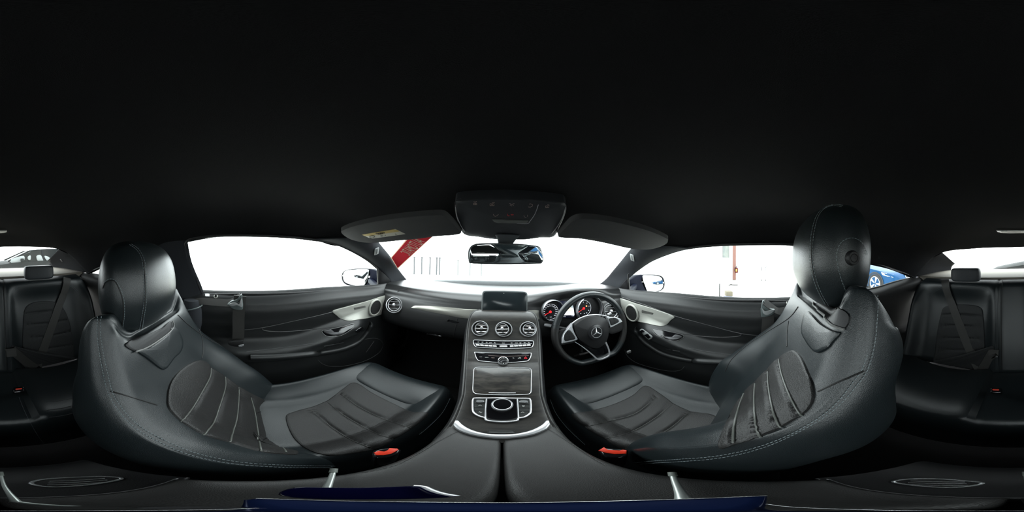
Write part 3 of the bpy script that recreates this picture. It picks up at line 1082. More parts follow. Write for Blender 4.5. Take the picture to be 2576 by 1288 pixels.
def front_seat(nm, sd, rows, hr, hrz, cdy, cdz, label):
    ztop = rows[-1][0]
    t = thing('front_seat', label, 'car seat', (sd * XC, -.05, -.88), 'front seats')
    R_ = []
    for z, xi, ys, yc, bulge, th in rows:
        h = XC - xi
        r = []
        pts = []
        for s in (-1, -.975, -.93, -.85, -.74, -.6, -.42, -.2, 0, .2, .42, .6, .74, .85, .93, .975, 1):
            a = abs(s)
            ycr = max(ys, yc) + bulge
            if a <= .85:
                y = yc + (ycr - yc) * sst(.38, .85, a)
            else:
                y = ycr + (ys - ycr) * ((a - .85) / .15) ** 1.8
            pts.append((s * h, y))
        pts += [(h + .010, ys - th * .25), (h + .013, ys - th * .6), (h + .006, ys - th * .92), (h - .02, ys - th - .012), (h * .5, ys - th - .02), (0, ys - th - .025),
                (-h * .5, ys - th - .02), (-h + .02, ys - th - .012), (-h - .006, ys - th * .92), (-h - .013, ys - th * .6), (-h - .010, ys - th * .25)]
        R_.append([V((sd * XC + p[0], p[1], z)) for p in pts])
    # top: shoulders stay high, the middle and the rear dip
    cyy = sum(p.y for p in R_[-1]) / len(R_[-1])
    top = R_[-1]
    for r, row in enumerate(R_):
        z = row[0].z
        front = max(p.y for p in row)
        hh = XC - rows[r][1]
        out_ = []
        for p in row:
            a_ = abs(p.x - sd * XC) / hh
            cap = ztop - .062 * (1 - sst(.62, .97, a_)) - .085 * sst(.020, .095, front - p.y)
            out_.append(V((p.x, p.y, p.z if p.z < cap else cap + (p.z - cap) * .10)))
        R_[r] = out_
    top = R_[-1]
    n_ = len(top)
    cc = sum(top, V((0, 0, 0))) / n_
    for f, dz in ((.90, .006), (.70, .008), (.4, .004)):
        R_.append([V((sd * XC + (p.x - sd * XC) * (1 - (1 - f) * .35), cc.y + (p.y - cc.y) * f, p.z + dz)) for p in top])
    bm_ = MB().loft(R_, nu=4, nv=6, cu=True, cap=True)
    back = obj('backrest', bm_, LEATHER, t)
    SB = Surf(bm_)
    # cushion
    C_ = []
    for y, zc, hb, zb, hwid in ((.025, -.60, .02, -.80, .19), (.06, -.598, .035, -.80, .205), (.15, -.606, .045, -.80, .21), (.27, -.600, .045, -.79, .212), (.38, -.588, .035, -.77, .208),
                          (.46, -.580, .020, -.74, .203), (.505, -.583, .012, -.72, .195), (.525, -.605, .004, -.70, .188), (.528, -.64, 0, -.69, .18)):
        pts = []
        for s in (-1, -.95, -.88, -.8, -.68, -.55, -.3, 0, .3, .55, .68, .8, .88, .95, 1):
            a = abs(s)
            z = zc + hb * sst(.5, .84, a) - (hb + .03) * max(0, (a - .88) / .12) ** 2
            pts.append((s * hwid, z))
        pts += [(hwid + .012, zc - .08), (hwid + .008, zb), (0, zb - .01), (-hwid - .008, zb), (-hwid - .012, zc - .08)]
        C_.append([V((sd * XC + p[0], y + cdy, p[1] + cdz)) for p in pts])
    cm = MB().loft(C_, nu=3, nv=6, cu=True, cap=True)
    cush = obj('seat_cushion', cm, LEATHER, t)
    SCU = Surf(cm)
    obj('seat_base', MB().box((sd * XC, .22 + cdy, -.835), (.40, .50, .085), None, .02), PLASTIC, t)
    # head restraint
    H = []
    cx, cy0 = sd * XC, hr
    for dz, a, b, oy in ((.001, .26, .22, -.012), (.008, .52, .46, -.010), (.024, .76, .70, -.006), (.054, .93, .88, 0), (.095, 1.0, 1.0, .002), (.140, 1.0, 1.0, .004),
                         (.180, .93, .90, .002), (.208, .80, .76, -.002), (.228, .60, .56, -.008), (.238, .45, .45, -.018), (.240, .25, .2, -.02)):
        z = hrz - dz
        r = []
        for k in range(32):
            u = 2 * math.pi * k / 32
            cu_, su = math.cos(u), math.sin(u)
            ex = 2.9
            q = (abs(cu_) ** ex + abs(su) ** ex) ** (-1 / ex)
            x = .130 * a * cu_ * q
            y = (.072 if sd < 0 else .079) * b * su * q
            x *= 1 - .20 * max(0, -su)
            if su > 0: y *= 1 - .12 * (x / .130) ** 2
            r.append(V((cx + x, cy0 + y + oy, z)))
        H.append(r)
    hm = MB().loft(H, nv=5, cu=True, cap=True)
    hobj = obj('headrest', hm, LEATHER, t)
    SH = Surf(hm)
    po = MB()
    for s in (-1, 1):
        po = MB().tube([V((cx + s * .055, cy0 - .03, hrz - .20)), V((cx + s * .055, cy0 - .035, hrz - .33))], .006, 12)
        obj('headrest_post', po, CHROME, t)
    return t, SB, SCU, SH, back, cush, hobj


rowsL = [  # z, inner x, seam y, centre y, bolster, thickness
    (-.78, .150, .040, .03, .01, .10), (-.70, .145, .07, .055, .02, .13), (-.60, .138, .078, .030, .022, .16), (-.50, .132, .028, -.028, .024, .17), (-.44, .131, -.022, -.062, .022, .18), (-.39, .134, -.064, -.088, .018, .175),
    (-.345, .140, -.108, -.114, .012, .14), (-.30, .150, -.155, -.142, .006, .105), (-.25, .162, -.192, -.168, .003, .068), (-.19, .175, -.215, -.192, 0, .056), (-.155, .183, -.225, -.205, 0, .050), (-.128, .190, -.232, -.215, 0, .042)]
tL, SBL, SCL, SHL, bkL, cuL, hdL = front_seat('left', -1, rowsL, -.262, .032, 0, 0, 'black leather passenger front seat with the lower of the two headrests')
rowsR = []
for z, xi, ys, yc, bu, th in rowsL:
    k = sst(-.72, -.45, z)
    rowsR.append((z + .077 * sst(-.78, -.5, z), xi, ys + .05 + .035 * k, yc + .05 + .035 * k, bu, th * 1.5 if z > -.29 else th))
tR, SBR, SCR_, SHR, bkR, cuR, hdR = front_seat('right', 1, rowsR, -.168, .128, .02, .0, 'black leather driver seat with its headrest raised high, behind the steering wheel')

def thigh(sd, dy, parent):
    rr = []
    for w_, q in ((-.178, .0), (-.172, .6), (-.158, .92), (-.12, 1), (0, .94), (.12, 1), (.158, .92), (.172, .6), (.178, .0)):
        prof_ = [(.372, -.604), (.378, -.588), (.395, -.575), (.43, -.567), (.475, -.563), (.510, -.570), (.534, -.590), (.541, -.620), (.536, -.66)]
        rr.append([V((sd * XC + w_, y + dy + (.46 - y) * (1 - q) * .12, z - (1 - q) * .022)) for y, z in prof_])
    return obj('thigh_support', MB().loft(rr, nu=5, nv=4), LEATHER, parent)


HS = mat('seat_seam_sheen', (.10, .105, .095), .45)  # highlight along the backrest ribs, put into a brighter line colour
# --- left backrest, traced details
stitch('seam_stitching', SBL, [[(250, 797), (249, 840), (256, 890), (266, 940), (277, 985), (298, 1023), (325, 1056), (360, 1084), (400, 1106), (450, 1129), (500, 1146), (560, 1159), (620, 1167), (700, 1172), (780, 1174), (860, 1175)]],
       THREAD, bkL, both=.0035)
lines('backrest_seam', SBL, [[(277, 984), (310, 993), (350, 1005), (395, 1019)], [(500, 828), (508, 850), (511, 880), (508, 902)], [(447, 792), (480, 822), (530, 856), (600, 892), (650, 925), (682, 955), (690, 985)]], .0014, PIPING, bkL)
pil = [(342, 884), (362, 877), (390, 862), (420, 838), (430, 822), (444, 826), (456, 845), (460, 868), (452, 888), (436, 903), (418, 927), (408, 931), (396, 925), (368, 903)]
obj('neck_pad', pad(SBL, pil, .006, .12, 8, rings=16, puff=.001, base=-.004), LEATHER, bkL)
obj('neck_recess', pad(SBL, [(312, 868), (338, 853), (380, 838), (415, 820), (428, 808), (432, 824), (418, 842), (385, 865), (358, 879), (336, 884)], .004, .06, 8, rings=14, base=-.004), PLASTIC, bkL)
lines('recess_edge', SBL, [[(336, 885), (360, 877), (388, 861), (418, 840), (433, 822), (430, 808)]], .0022, mat('recess_edge_grey', (.16, .16, .155), .5), bkL, .0055)
RIBL = [[(531, 926), (527, 950), (506, 988), (480, 1030), (455, 1060)], [(566, 948), (566, 975), (552, 1020), (535, 1065), (511, 1094)], [(600, 974), (600, 1000), (595, 1050), (585, 1085), (577, 1113)],
        [(630, 1000), (640, 1035), (646, 1075), (650, 1105), (655, 1135)], [(700, 1100), (709, 1120), (718, 1138)]]
insL = [(418, 1003), (422, 975), (434, 950), (455, 928), (480, 912), (500, 906), (516, 909), (532, 924), (566, 946), (600, 970), (640, 993), (668, 1010), (700, 1055), (735, 1110), (750, 1142), (718, 1144), (655, 1137), (577, 1114), (511, 1094), (458, 1063), (432, 1040), (420, 1022)]
_ins = pad(SBL, insL, .005, .035, 5, rings=60, puff=.003, groove=[(g, 8, .004) for g in RIBL])
obj('backrest_insert', _ins, LEATHER2, bkL)
lines('rib_line', Surf(_ins), RIBL, .0016, HS, bkL, .0012)
# --- left cushion
RIBC = [[(829, 1003), (870, 1035), (930, 1062), (985, 1080), (1035, 1083)], [(862, 992), (900, 1018), (960, 1045), (1010, 1062), (1040, 1068)]]
insC = [(718, 1050), (740, 1036), (790, 1022), (830, 1003), (860, 980), (893, 962), (940, 990), (1000, 1020), (1040, 1037), (1078, 1041), (1040, 1075), (1000, 1100), (950, 1128), (880, 1142), (820, 1146), (770, 1130), (735, 1098)]
gr = [[(893, 965), (940, 993), (1000, 1022), (1045, 1037), (1078, 1041)], [(855, 990), (905, 1025), (960, 1052), (1000, 1066), (1034, 1077)], [(820, 1008), (865, 1045), (910, 1072), (950, 1092), (988, 1104)], [(784, 1032), (830, 1072), (880, 1105), (915, 1120), (935, 1127)]]
_ins = pad(SCL, insC, .005, .03, 5, rings=50, puff=.006, groove=[(g, 8, .006) for g in gr[1:]])
obj('cushion_insert', _ins, LEATHER2, cuL)
lines('rib_line', Surf(_ins), gr[1:], .0012, mat('rib_grey', (.03, .03, .028), .45), cuL, .0008)  # plain grey rib lines, a tone lighter than the insert leather
thigh(-1, 0, cuL)
stitch('seam_stitching', SCL, [[(1131, 1003), (1110, 1040), (1075, 1075), (1050, 1095)]], THREAD, cuL)
# --- left headrest
stitch('seam_stitching', SHL, [[(328, 616), (345, 628), (358, 650), (363, 680), (365, 720), (364, 760), (358, 800), (352, 836)]], THREAD, hdL, both=.0035)
lines('headrest_seam', SHL, [[(328, 616), (345, 628), (358, 650), (363, 680), (365, 720), (364, 760), (358, 800), (352, 836)]], .0009, PIPING, hdL)
stitch('seam_stitching', SHL, [[(262, 712), (275, 702), (290, 705), (303, 725), (312, 755), (313, 790), (309, 823)]], THREAD, hdL)
lines('headrest_seam', SHL, [[(258, 725), (265, 711), (278, 706), (290, 709), (300, 728), (309, 757), (310, 790), (306, 823)]], .0011, PIPING, hdL)

# --- right backrest
stitch('seam_stitching', SBR, [[(2207, 722), (2203, 780), (2198, 840), (2188, 890), (2172, 935), (2150, 965), (2120, 1003), (2080, 1040), (2030, 1072), (1980, 1098), (1920, 1122), (1850, 1141), (1780, 1152), (1700, 1158), (1630, 1163), (1605, 1166)]],
       THREAD, bkR, both=.0035)
lines('backrest_seam', SBR, [[(2173, 933), (2140, 948), (2100, 965), (2058, 985)], [(1984, 808), (1980, 840), (1980, 872)], [(2008, 772), (1985, 800), (1930, 835), (1880, 868), (1840, 905), (1824, 935)]], .0014, PIPING, bkR)
obj('neck_pad', pad(SBR, [(2032, 782), (2045, 790), (2070, 815), (2100, 832), (2118, 838), (2100, 860), (2085, 878), (2060, 889), (2045, 880), (2030, 860), (2018, 835), (2022, 800)], .006, .12, 8, rings=16, puff=.001, base=-.004), LEATHER, bkR)
obj('neck_recess', pad(SBR, [(2052, 762), (2050, 775), (2075, 800), (2105, 820), (2127, 827), (2138, 808), (2136, 790), (2112, 775), (2080, 768)], .004, .06, 8, rings=14, base=-.004), PLASTIC, bkR)
lines('recess_edge', SBR, [[(2050, 763), (2048, 776), (2070, 798), (2100, 819), (2127, 829)]], .0022, mat('recess_edge_grey', (.16, .16, .155), .5), bkR, .0055)
RIBR = [[(1960, 904), (1970, 950), (1990, 1000), (2016, 1044)], [(1932, 935), (1936, 985), (1948, 1040), (1964, 1074)], [(1900, 965), (1898, 1010), (1902, 1060), (1912, 1098)], [(1872, 990), (1858, 1030), (1848, 1075), (1847, 1114)]]
insR = [(1991, 882), (2005, 884), (2020, 902), (2035, 935), (2047, 965), (2050, 1000), (2040, 1025), (2018, 1045), (1966, 1076), (1913, 1099), (1847, 1120), (1812, 1128), (1820, 1090), (1845, 1030), (1870, 990), (1900, 960), (1930, 930), (1960, 900)]
_ins = pad(SBR, insR, .005, .035, 5, rings=60, puff=.003, groove=[(g, 8, .004) for g in RIBR])
obj('backrest_insert', _ins, LEATHER2, bkR)
lines('rib_line', Surf(_ins), RIBR, .0016, HS, bkR, .0012)
# --- right cushion
insD = [(1623, 970), (1660, 990), (1700, 1018), (1740, 1035), (1790, 1043), (1805, 1055), (1790, 1085), (1758, 1125), (1735, 1132), (1660, 1135), (1610, 1145), (1560, 1128), (1515, 1102), (1470, 1073), (1438, 1043), (1480, 1035), (1540, 1018), (1590, 995)]
gr = [[(1475, 1073), (1540, 1058), (1600, 1040), (1650, 1000)], [(1518, 1104), (1580, 1090), (1640, 1058), (1695, 1014)], [(1575, 1130), (1630, 1110), (1690, 1075), (1738, 1032)]]
_ins = pad(SCR_, insD, .005, .03, 5, rings=50, puff=.006, groove=[(g, 8, .006) for g in gr])
obj('cushion_insert', _ins, LEATHER2, cuR)
lines('rib_line', Surf(_ins), gr, .0012, mat('rib_grey', (.03, .03, .028), .45), cuR, .0008)  # same plain grey for the driver cushion ribs
thigh(1, .02, cuR)
stitch('seam_stitching', SCR_, [[(1385, 1005), (1400, 1040), (1430, 1078), (1475, 1120)]], THREAD, cuR)
# --- right headrest
stitch('seam_stitching', SHR, [[(2118, 520), (2095, 517), (2070, 528), (2055, 550), (2046, 585), (2042, 625), (2043, 665), (2052, 705), (2066, 740), (2082, 768)]], THREAD, hdR, both=.0035)
lines('headrest_seam', SHR, [[(2118, 520), (2095, 517), (2070, 528), (2055, 550), (2046, 585), (2042, 625), (2043, 665), (2052, 705), (2066, 740), (2082, 768)]], .0009, PIPING, hdR)
stitch('seam_stitching', SHR, [[(2180, 640), (2168, 612), (2150, 600), (2130, 601), (2113, 614), (2105, 640), (2107, 665), (2116, 700), (2126, 730), (2134, 752)]], THREAD, hdR)
M, sx, sy2 = frame_at(SHR, 2144, 649, -.001)
rb = 15 * sx
obj('release_button', MB().lathe([(rb * 1.15, -.003), (rb * 1.05, .004), (rb * .9, .0075), (rb * .62, .0075), (rb * .58, .006), (rb * .52, .0075), (.0001, .008)], M, 32), PLASTIC, hdR)

# ================================================================ REAR SEAT
rs = thing('rear_bench', 'black leather rear bench seat with two moulded places and headrests', 'car seat', (0, -.8, -.88))


def rb_y(x, z):
    """front face of the rear backrest"""
    t = (z + .13) / -.5
    y = -.90 + .16 * t
    a = abs(x)
    # two buckets either side of a flat centre panel
    c = .33
    d = abs(a - c) / .25
    bowl = .045 * (1 - min(d, 1) ** 2.5) if a > .075 else 0
    bol = .022 * math.exp(-((a - .10) / .03) ** 2) + .05 * math.exp(-((a - .57) / .045) ** 2) * sst(-.14, -.3, z)
    gap = -.012 * math.exp(-((a - .082) / .006) ** 2)
    return y - bowl * sst(-.15, -.28, z) + bol * sst(-.13, -.2, z) + gap


zs = [-.133, -.138, -.144, -.150, -.158, -.172, -.19, -.22, -.25, -.29, -.33, -.38, -.43, -.48, -.53, -.58, -.62, -.66]
xs = [-.588 + 1.176 * k / 150 for k in range(151)]
rows = [[V((x, -.985, -.20)) for x in xs], [V((x, -.975, -.150)) for x in xs], [V((x, -.962, -.136)) for x in xs]]
for z in zs:
    off = -.05 * (1 - min(1, (-.131 - z) / .030)) ** 2 if z > -.161 else 0
    rows.append([V((x * (1 if z < -.2 else .93 + .07 * sst(-.11, -.2, z)), rb_y(x, z) + off, z)) for x in xs])
rbm = MB().grid(rows)
rbk = obj('backrest', rbm, LEATHER, rs, solid=.01)
SRB = Surf(rbm)
rows = []
for y, z in ((-.74, -.62), (-.70, -.605), (-.62, -.59), (-.5, -.575), (-.42, -.572), (-.375, -.585), (-.355, -.62), (-.35, -.70), (-.36, -.86)):
    rows.append([V((x, y, z - (.028 * (1 - min(abs(abs(x) - .33) / .2, 1) ** 2) if z > -.65 and abs(x) > .1 else 0) - (.02 if abs(x) < .1 and z > -.7 else 0))) for x in [-.57 + 1.14 * k / 60 for k in range(61)]])
rcm = MB().loft(rows, nv=4)
rcu = obj('seat_cushion', rcm, LEATHER, rs, solid=.01)
SRC = Surf(rcm)
for sd, insp, ribs, stc, hrp, sid in (
    (-1, [(56, 880), (57, 820), (60, 782), (72, 765), (95, 758), (125, 757), (148, 762), (163, 780), (175, 810), (183, 850), (188, 890), (190, 930), (130, 935), (70, 940)],
     [[(58, 790), (110, 783), (165, 778)], [(57, 818), (120, 812), (178, 803)], [(57, 850), (120, 845), (186, 832)], [(58, 882), (120, 876), (190, 866)], [(62, 910), (120, 906), (192, 898)]],
     [(28, 930), (27, 850), (27, 770), (32, 735), (50, 720), (90, 711), (130, 709), (165, 713), (190, 728), (205, 750), (213, 770)],
     (100, 685), None),
    (1, [(2352, 930), (2352, 880), (2358, 830), (2368, 785), (2376, 772), (2400, 766), (2440, 766), (2466, 772), (2474, 790), (2478, 850), (2480, 900), (2478, 935), (2420, 938)],
     [[(2366, 792), (2420, 790), (2474, 796)], [(2362, 820), (2420, 818), (2476, 824)], [(2358, 850), (2420, 850), (2477, 853)], [(2354, 880), (2420, 880), (2478, 882)], [(2352, 905), (2420, 908), (2478, 908)]],
     [(2508, 930), (2506, 850), (2505, 780), (2500, 745), (2480, 727), (2440, 717), (2400, 717), (2365, 725), (2345, 738), (2332, 760)],
     (2427, 691), None)):
    obj('backrest_insert', pad(SRB, insp, .008, .05, 8, rings=36, puff=.003, base=-.006, groove=[(g, 4, .006) for g in ribs]), mat('rear_ribbed_leather', (.020, .021, .022), .6, bump=('leather', 400, .5), spec=.3), rbk)
    stitch('seam_stitching', SRB, [stc], mat('dim_thread', (.09, .10, .11), .7), rbk, both=.004)
    M, sx, sy2 = frame_at(SRB, hrp[0], 712, 0)
    p = PY(hrp[0], hrp[1], -.865)
    hm = MB()
    H = []
    for dz, a in ((.036, .80), (.033, .93), (.022, 1), (0, 1.02), (-.026, 1.0), (-.035, .94), (-.039, .82)):
        r = []
        for k in range(28):
            u = 2 * math.pi * k / 28
            c_, s_ = math.cos(u), math.sin(u)
            q = (abs(c_) ** 4 + abs(s_) ** 4) ** (-.25)
            r.append(V((p.x + .083 * a * c_ * q, p.y - .02 + .036 * a * s_ * q, p.z + dz)))
        H.append(r)
    rh = obj('headrest', hm.loft(H, nv=3, cu=True, cap=True), mat('rear_headrest_leather', (.025, .028, .032), .5, bump=('leather', 420, .4), spec=.35), rs)
# seam lines of the centre panel
lines('panel_gap', SRB, [[(2521, 706), (2520, 760), (2519, 850), (2520, 930)], [(9, 706), (10, 760), (13, 850), (16, 930)]], .0025, PIPING, rbk)
lines('cushion_rib', SRC, [[(115, 1012), (150, 1008), (190, 1000)], [(118, 1032), (160, 1026), (200, 1016)], [(125, 1050), (165, 1044), (208, 1032)]], .0012, SHEEN, rcu)
stitch('seam_stitching', SRC, [[(48, 1000), (62, 1035), (80, 1070), (98, 1100), (112, 1118)]], mat('dim_thread', (.09, .10, .11), .7), rcu)

# ================================================================ BELTS AND BUCKLES


def ribbon(name, pts, wdir, width, m, parent=None, th=.0014, n=8, **kw):
    P = sm(pts, n)
    W = sm(wdir, n) if len(wdir) == len(pts) else [V(wdir[0])] * len(P)
    rows = []
    for i, p in enumerate(P):
        a = P[max(i - 1, 0)]
        b = P[min(i + 1, len(P) - 1)]
        t = (b - a).normalized()
        ww = V(W[i])
        ww = (ww - t * ww.dot(t)).normalized() * width / 2
        nn = t.cross(ww).normalized() * th
        rows.append([p - ww + nn, p + ww + nn, p + ww - nn, p - ww - nn])
    mb = MB().grid(rows, True)
    o = len(mb.v)
    mb.f += [[o - 4, o - 3, o - 2, o - 1], [3 - k for k in range(4)]]
    return obj(name, mb, m, parent, **kw)


# belts hanging by the front doors
bl = thing('seat_belt', 'black seat belt folded over a grey guide beside the left front headrest', 'seat belt', PX(560, 760, -.62), 'front seat belts')
ribbon('webbing', [PX(470, 768, -.64), PX(500, 758, -.635), PX(540, 760, -.62), PX(575, 762, -.61), PX(590, 757, -.60), PX(605, 745, -.595)], [(-.6, 0, .8)], .030, BELT, bl)
ribbon('webbing', [PX(604, 744, -.595), PX(602, 765, -.60), PX(600, 800, -.612), PX(600, 835, -.618), PX(598, 862, -.625)], [(0, 1, 0)], .045, BELT, bl)
G1 = Plane((1, 0, 0), -.590)
mb, nn = plate(G1, [(572, 766), (583, 757), (597, 752), (606, 741), (609, 745), (611, 776), (600, 780), (586, 777), (578, 770)], .012, .003, .003, 4)
obj('belt_guide', mb, mat('belt_guide_grey', (.09, .11, .11), .4), bl)
mb, nn = plate(G1, [(575, 764), (590, 760), (602, 763), (607, 750), (609, 757), (609, 771), (597, 766), (584, 768)], .004, .008, .001, 4)
obj('guide_lip', mb, BELTTRIM, bl)
mb, nn = plate(G1, [(575, 863), (609, 857), (612, 860), (612, 869), (600, 873), (580, 870)], .012, 0, .002, 3)
obj('belt_tongue', mb, PLASTIC, bl)
mb, nn = plate(G1, [(600, 868), (612, 866), (612, 870), (602, 872)], .002, .002, .0005, 2)
obj('tongue_metal', mb, CHROME, bl)
# guide column behind the left seat
G2 = Plane((1, 0, 0), -.655)
bg_ = thing('belt_column', 'charcoal belt outlet housing on the left middle pillar', 'belt housing', PX(490, 790, -.655), 'belt housings')
mb = MB()
c = PX(487, 790, -.66)
rws = []
for dz, r_ in ((.075, .030), (.05, .040), (.02, .044), (-.03, .044), (-.05, .040), (-.10, .036)):
    rws.append([V((c.x + .03 + r_ * math.cos(2 * math.pi * k / 20) * .8, c.y + r_ * math.sin(2 * math.pi * k / 20), c.z + dz)) for k in range(20)])
obj('housing', MB().loft(rws, nv=3, cu=True, cap=True), PILLAR, bg_)
obj('rim', MB().tube([V((c.x + .03 + .036 * math.cos(2 * math.pi * k / 28), c.y + .045 * math.sin(2 * math.pi * k / 28), c.z + .042 + .012 * math.sin(2 * math.pi * k / 28))) for k in range(28)], .0025, 6, True), mat('belt_guide_grey', (.09, .11, .11), .4), bg_)

br = thing('seat_belt', 'black seat belt folded over a grey guide beside the driver door', 'seat belt', PX(1950, 790, .62), 'front seat belts')
ribbon('webbing', [PX(2012, 772, .63), PX(1985, 778, .62), PX(1960, 783, .612), PX(1945, 776, .60), PX(1932, 766, .595), PX(1922, 758, .592)], [(.6, 0, .8)], .030, BELT, br)
ribbon('webbing', [PX(1928, 775, .60), PX(1932, 800, .612), PX(1930, 830, .618), PX(1926, 860, .622)], [(0, 1, 0)], .045, BELT, br)
G3 = Plane((1, 0, 0), .590)
mb, nn = plate(G3, [(1915, 796), (1914, 780), (1918, 758), (1922, 757), (1928, 770), (1940, 776), (1950, 780), (1945, 790), (1932, 796), (1920, 798)], .012, .003, .003, 4)
obj('belt_guide', mb, mat('belt_guide_grey', (.09, .11, .11), .4), br)
mb, nn = plate(G3, [(1918, 775), (1925, 781), (1948, 777), (1942, 785), (1930, 791), (1920, 787)], .004, .008, .001, 4)
obj('guide_lip', mb, BELTTRIM, br)


def buckle(label, poly, redpoly, dep, zt, group):
    Pl = Plane((0, 0, 1), zt)
    P, N = hitline(Pl, poly, 0, 3, True)
    c = sum(P, V((0, 0, 0))) / len(P)
    t = thing('belt_buckle', label, 'buckle', c + V((0, 0, -dep)), group)
    obj('buckle_body', MB().prism(P, (0, 0, dep), .004), GLOSS, t)
    Q, N = hitline(Plane((0, 0, 1), zt + .0015), redpoly, 0, 2, True, False)
    obj('release_button', MB().prism(Q, (0, 0, .006), .0012), RED, t)
    return t


buckle('black belt buckle with red button beside the left front cushion', [(938, 1137), (950, 1130), (985, 1126), (1005, 1129), (1008, 1134), (998, 1142), (975, 1150), (950, 1152), (938, 1147)],
       [(940, 1138), (952, 1134), (966, 1136), (976, 1132), (980, 1127), (1000, 1128), (1003, 1131), (985, 1141), (965, 1145), (945, 1145)], .09, -.47, 'front buckles')
buckle('black belt buckle with red button beside the driver cushion', [(1507, 1132), (1515, 1126), (1540, 1128), (1575, 1131), (1580, 1135), (1575, 1148), (1545, 1152), (1518, 1148)],
       [(1505, 1133), (1518, 1125), (1528, 1131), (1560, 1133), (1568, 1131), (1577, 1132), (1576, 1141), (1545, 1142), (1525, 1139)], .09, -.47, 'front buckles')
for lb_, px, py, sd in (('red-buttoned rear buckle on the left side of the rear bench', 46, 976, -1), ('red-buttoned rear buckle on the right side of the rear bench', 2506, 978, 1)):
    p = PZ(px, py, -.54)
    t = thing('belt_buckle', lb_, 'buckle', p + V((0, 0, -.08)), 'rear buckles')
    Mr = Matrix.Rotation(R(-35), 3, 'X')
    obj('buckle_body', MB().box(p + V((0, -.008, -.025)), (.034, .024, .055), Mr, .004), GLOSS, t)
    obj('release_button', MB().box(p + V((0, .006, -.002)), (.020, .006, .026), Mr, .002), RED, t)
# rear belts across the backrests
for lb_, pts, sd in (('black seat belt lying diagonally across the left rear backrest', [(168, 702), (160, 735), (145, 775), (125, 830), (110, 870), (92, 915), (72, 948), (60, 968)], -1),
                     ('black seat belt lying diagonally across the right rear backrest', [(2378, 706), (2385, 735), (2400, 775), (2425, 840), (2445, 885), (2465, 925), (2485, 955), (2490, 968)], 1)):
    P, N = hitline(SRB, pts, .012, 4)
    ribbon('seat_belt', [tuple(p) for p in P], [(1, 0, .1)], .047, BELT, None, n=2, label=lb_, cat='seat belt', group='rear seat belts')
M, sx, sy2 = frame_at(SRB, 2474, 966, .016)
obj('belt_tag', MB().box(M.translation, (.012, .002, .012), None, .001), BELTTRIM, None, label='small pale tag on the right rear seat belt near its buckle', cat='tag')
# ================================================================ INSTRUMENTS
cl = thing('instrument_cluster', 'instrument cluster with two red-needled dials behind the steering wheel', 'instrument cluster', (.36, .70, -.29))
CL = Plane((0, 1, -.12), .706 + .12 * .235)
CLS = SD
mb, nn = plate(CL, [(1362, 790), (1366, 768), (1384, 754), (1405, 756), (1420, 752), (1450, 750), (1490, 745), (1515, 758), (1520, 785), (1500, 803), (1440, 806), (1400, 808), (1370, 808)], .012, -.004, .002, 4)
obj('cluster_body', mb, PLASTIC, cl)


def gauge(c, rpx, bez, brx, labels, a0, a1, needle, ticks):
    M, sx, sy = frame_at(CL, c[0], c[1], .0005)
    r = rpx * sx
    g = obj('gauge', MB().lathe([(r, .001), (r * .97, .0022), (.0001, .002)], M, 40), mat('gauge_black', (.008, .008, .011), .3), cl)
    rim_ = [M @ V((r * math.sin(R(a)), r * math.cos(R(a)), .003)) for a in range(-150, 181, 10)]
    obj('dial_ring', MB().tube(rim_, .0007, 6), WHITELED, g)
    Mb, bx, by = frame_at(CL, bez[0], bez[1], 0)
    rb_ = brx * bx
    obj('bezel', MB().lathe([(rb_ * 1.06, -.002), (rb_ * 1.04, .018), (rb_ * .99, .022), (rb_ * .96, .018), (rb_ * .99, -.002)], Mb, 44), mat('bezel_silver', (.35, .36, .38), .3, .8), g)
    n = len(labels)
    for i, s in enumerate(labels):
        a = R(a0 + (a1 - a0) * i / (n - 1))
        if s: obj('numeral', text_mb(s, r * (.17 if n > 8 else .22), M @ Matrix.Translation((math.sin(a) * r * .76, math.cos(a) * r * .76, .0024)), .0003), WHITELED, g, smooth=False)
    for i in range(ticks):
        a = R(a0 + (a1 - a0) * i / (ticks - 1))
        obj('tick', MB().tube([M @ V((math.sin(a) * r * .90, math.cos(a) * r * .90, .0026)), M @ V((math.sin(a) * r * .97, math.cos(a) * r * .97, .0026))], .0005, 4), WHITELED, g)
    a = R(needle)
    hb = MB().lathe([(r * .16, .002), (r * .15, .006), (.0001, .0065)], M, 20)
    hb.tube([M @ V((-math.sin(a) * r * .12, -math.cos(a) * r * .12, .005)), M @ V((math.sin(a) * r * .8, math.cos(a) * r * .8, .0045))], .0013, 6)
    obj('needle', hb, REDLED, g)
    return g


g1 = gauge((1384, 784), 20, (1390, 780), 26, ['0', '20', '40', '60', '80', '100', '120', '140', '160', '180', '200', '220', '240', '260'], -128, 128, -122, 14)
g2 = gauge((1467.5, 775.5), 18.5, (1481, 777), 30, ['0', '1', '2', '3', '4', '5', '6'], -128, 110, -125, 7)
M, sx, sy = frame_at(CL, 1474, 769.5, .006)
obj('warning_lamp', MB().lathe([(.0001, .001), (.0035, .001), (.0038, -.001)], M, 14), mat('warning_amber', (1, .5, .2), .4, emit=((1, .35, .15), 1.4)), g2)
for (x, y) in ((1460, 788.5), (1469, 788), (1475, 786.8)):
    text_on('symbol', CL, x, y, 1.8, '88', WHITELED, g2, .004)
for (x, y, s) in ((1385, 797, 'km/h'), (1374.5, 798, '0')):
    text_on('symbol', CL, x, y, 1.8, s, WHITELED, g1, .004)
mb, nn = plate(CL, [(1404, 757), (1441, 757), (1446, 799), (1408, 800)], .002, .0015, .0003, 1, False)
disp = obj('trip_display', mb, mat('display_blue_black', (.01, .012, .03), .3), cl)
mb, nn = plate(CL, [(1412, 775), (1442, 774), (1444.5, 792), (1411, 793)], .0006, .003, 0, 1, False)
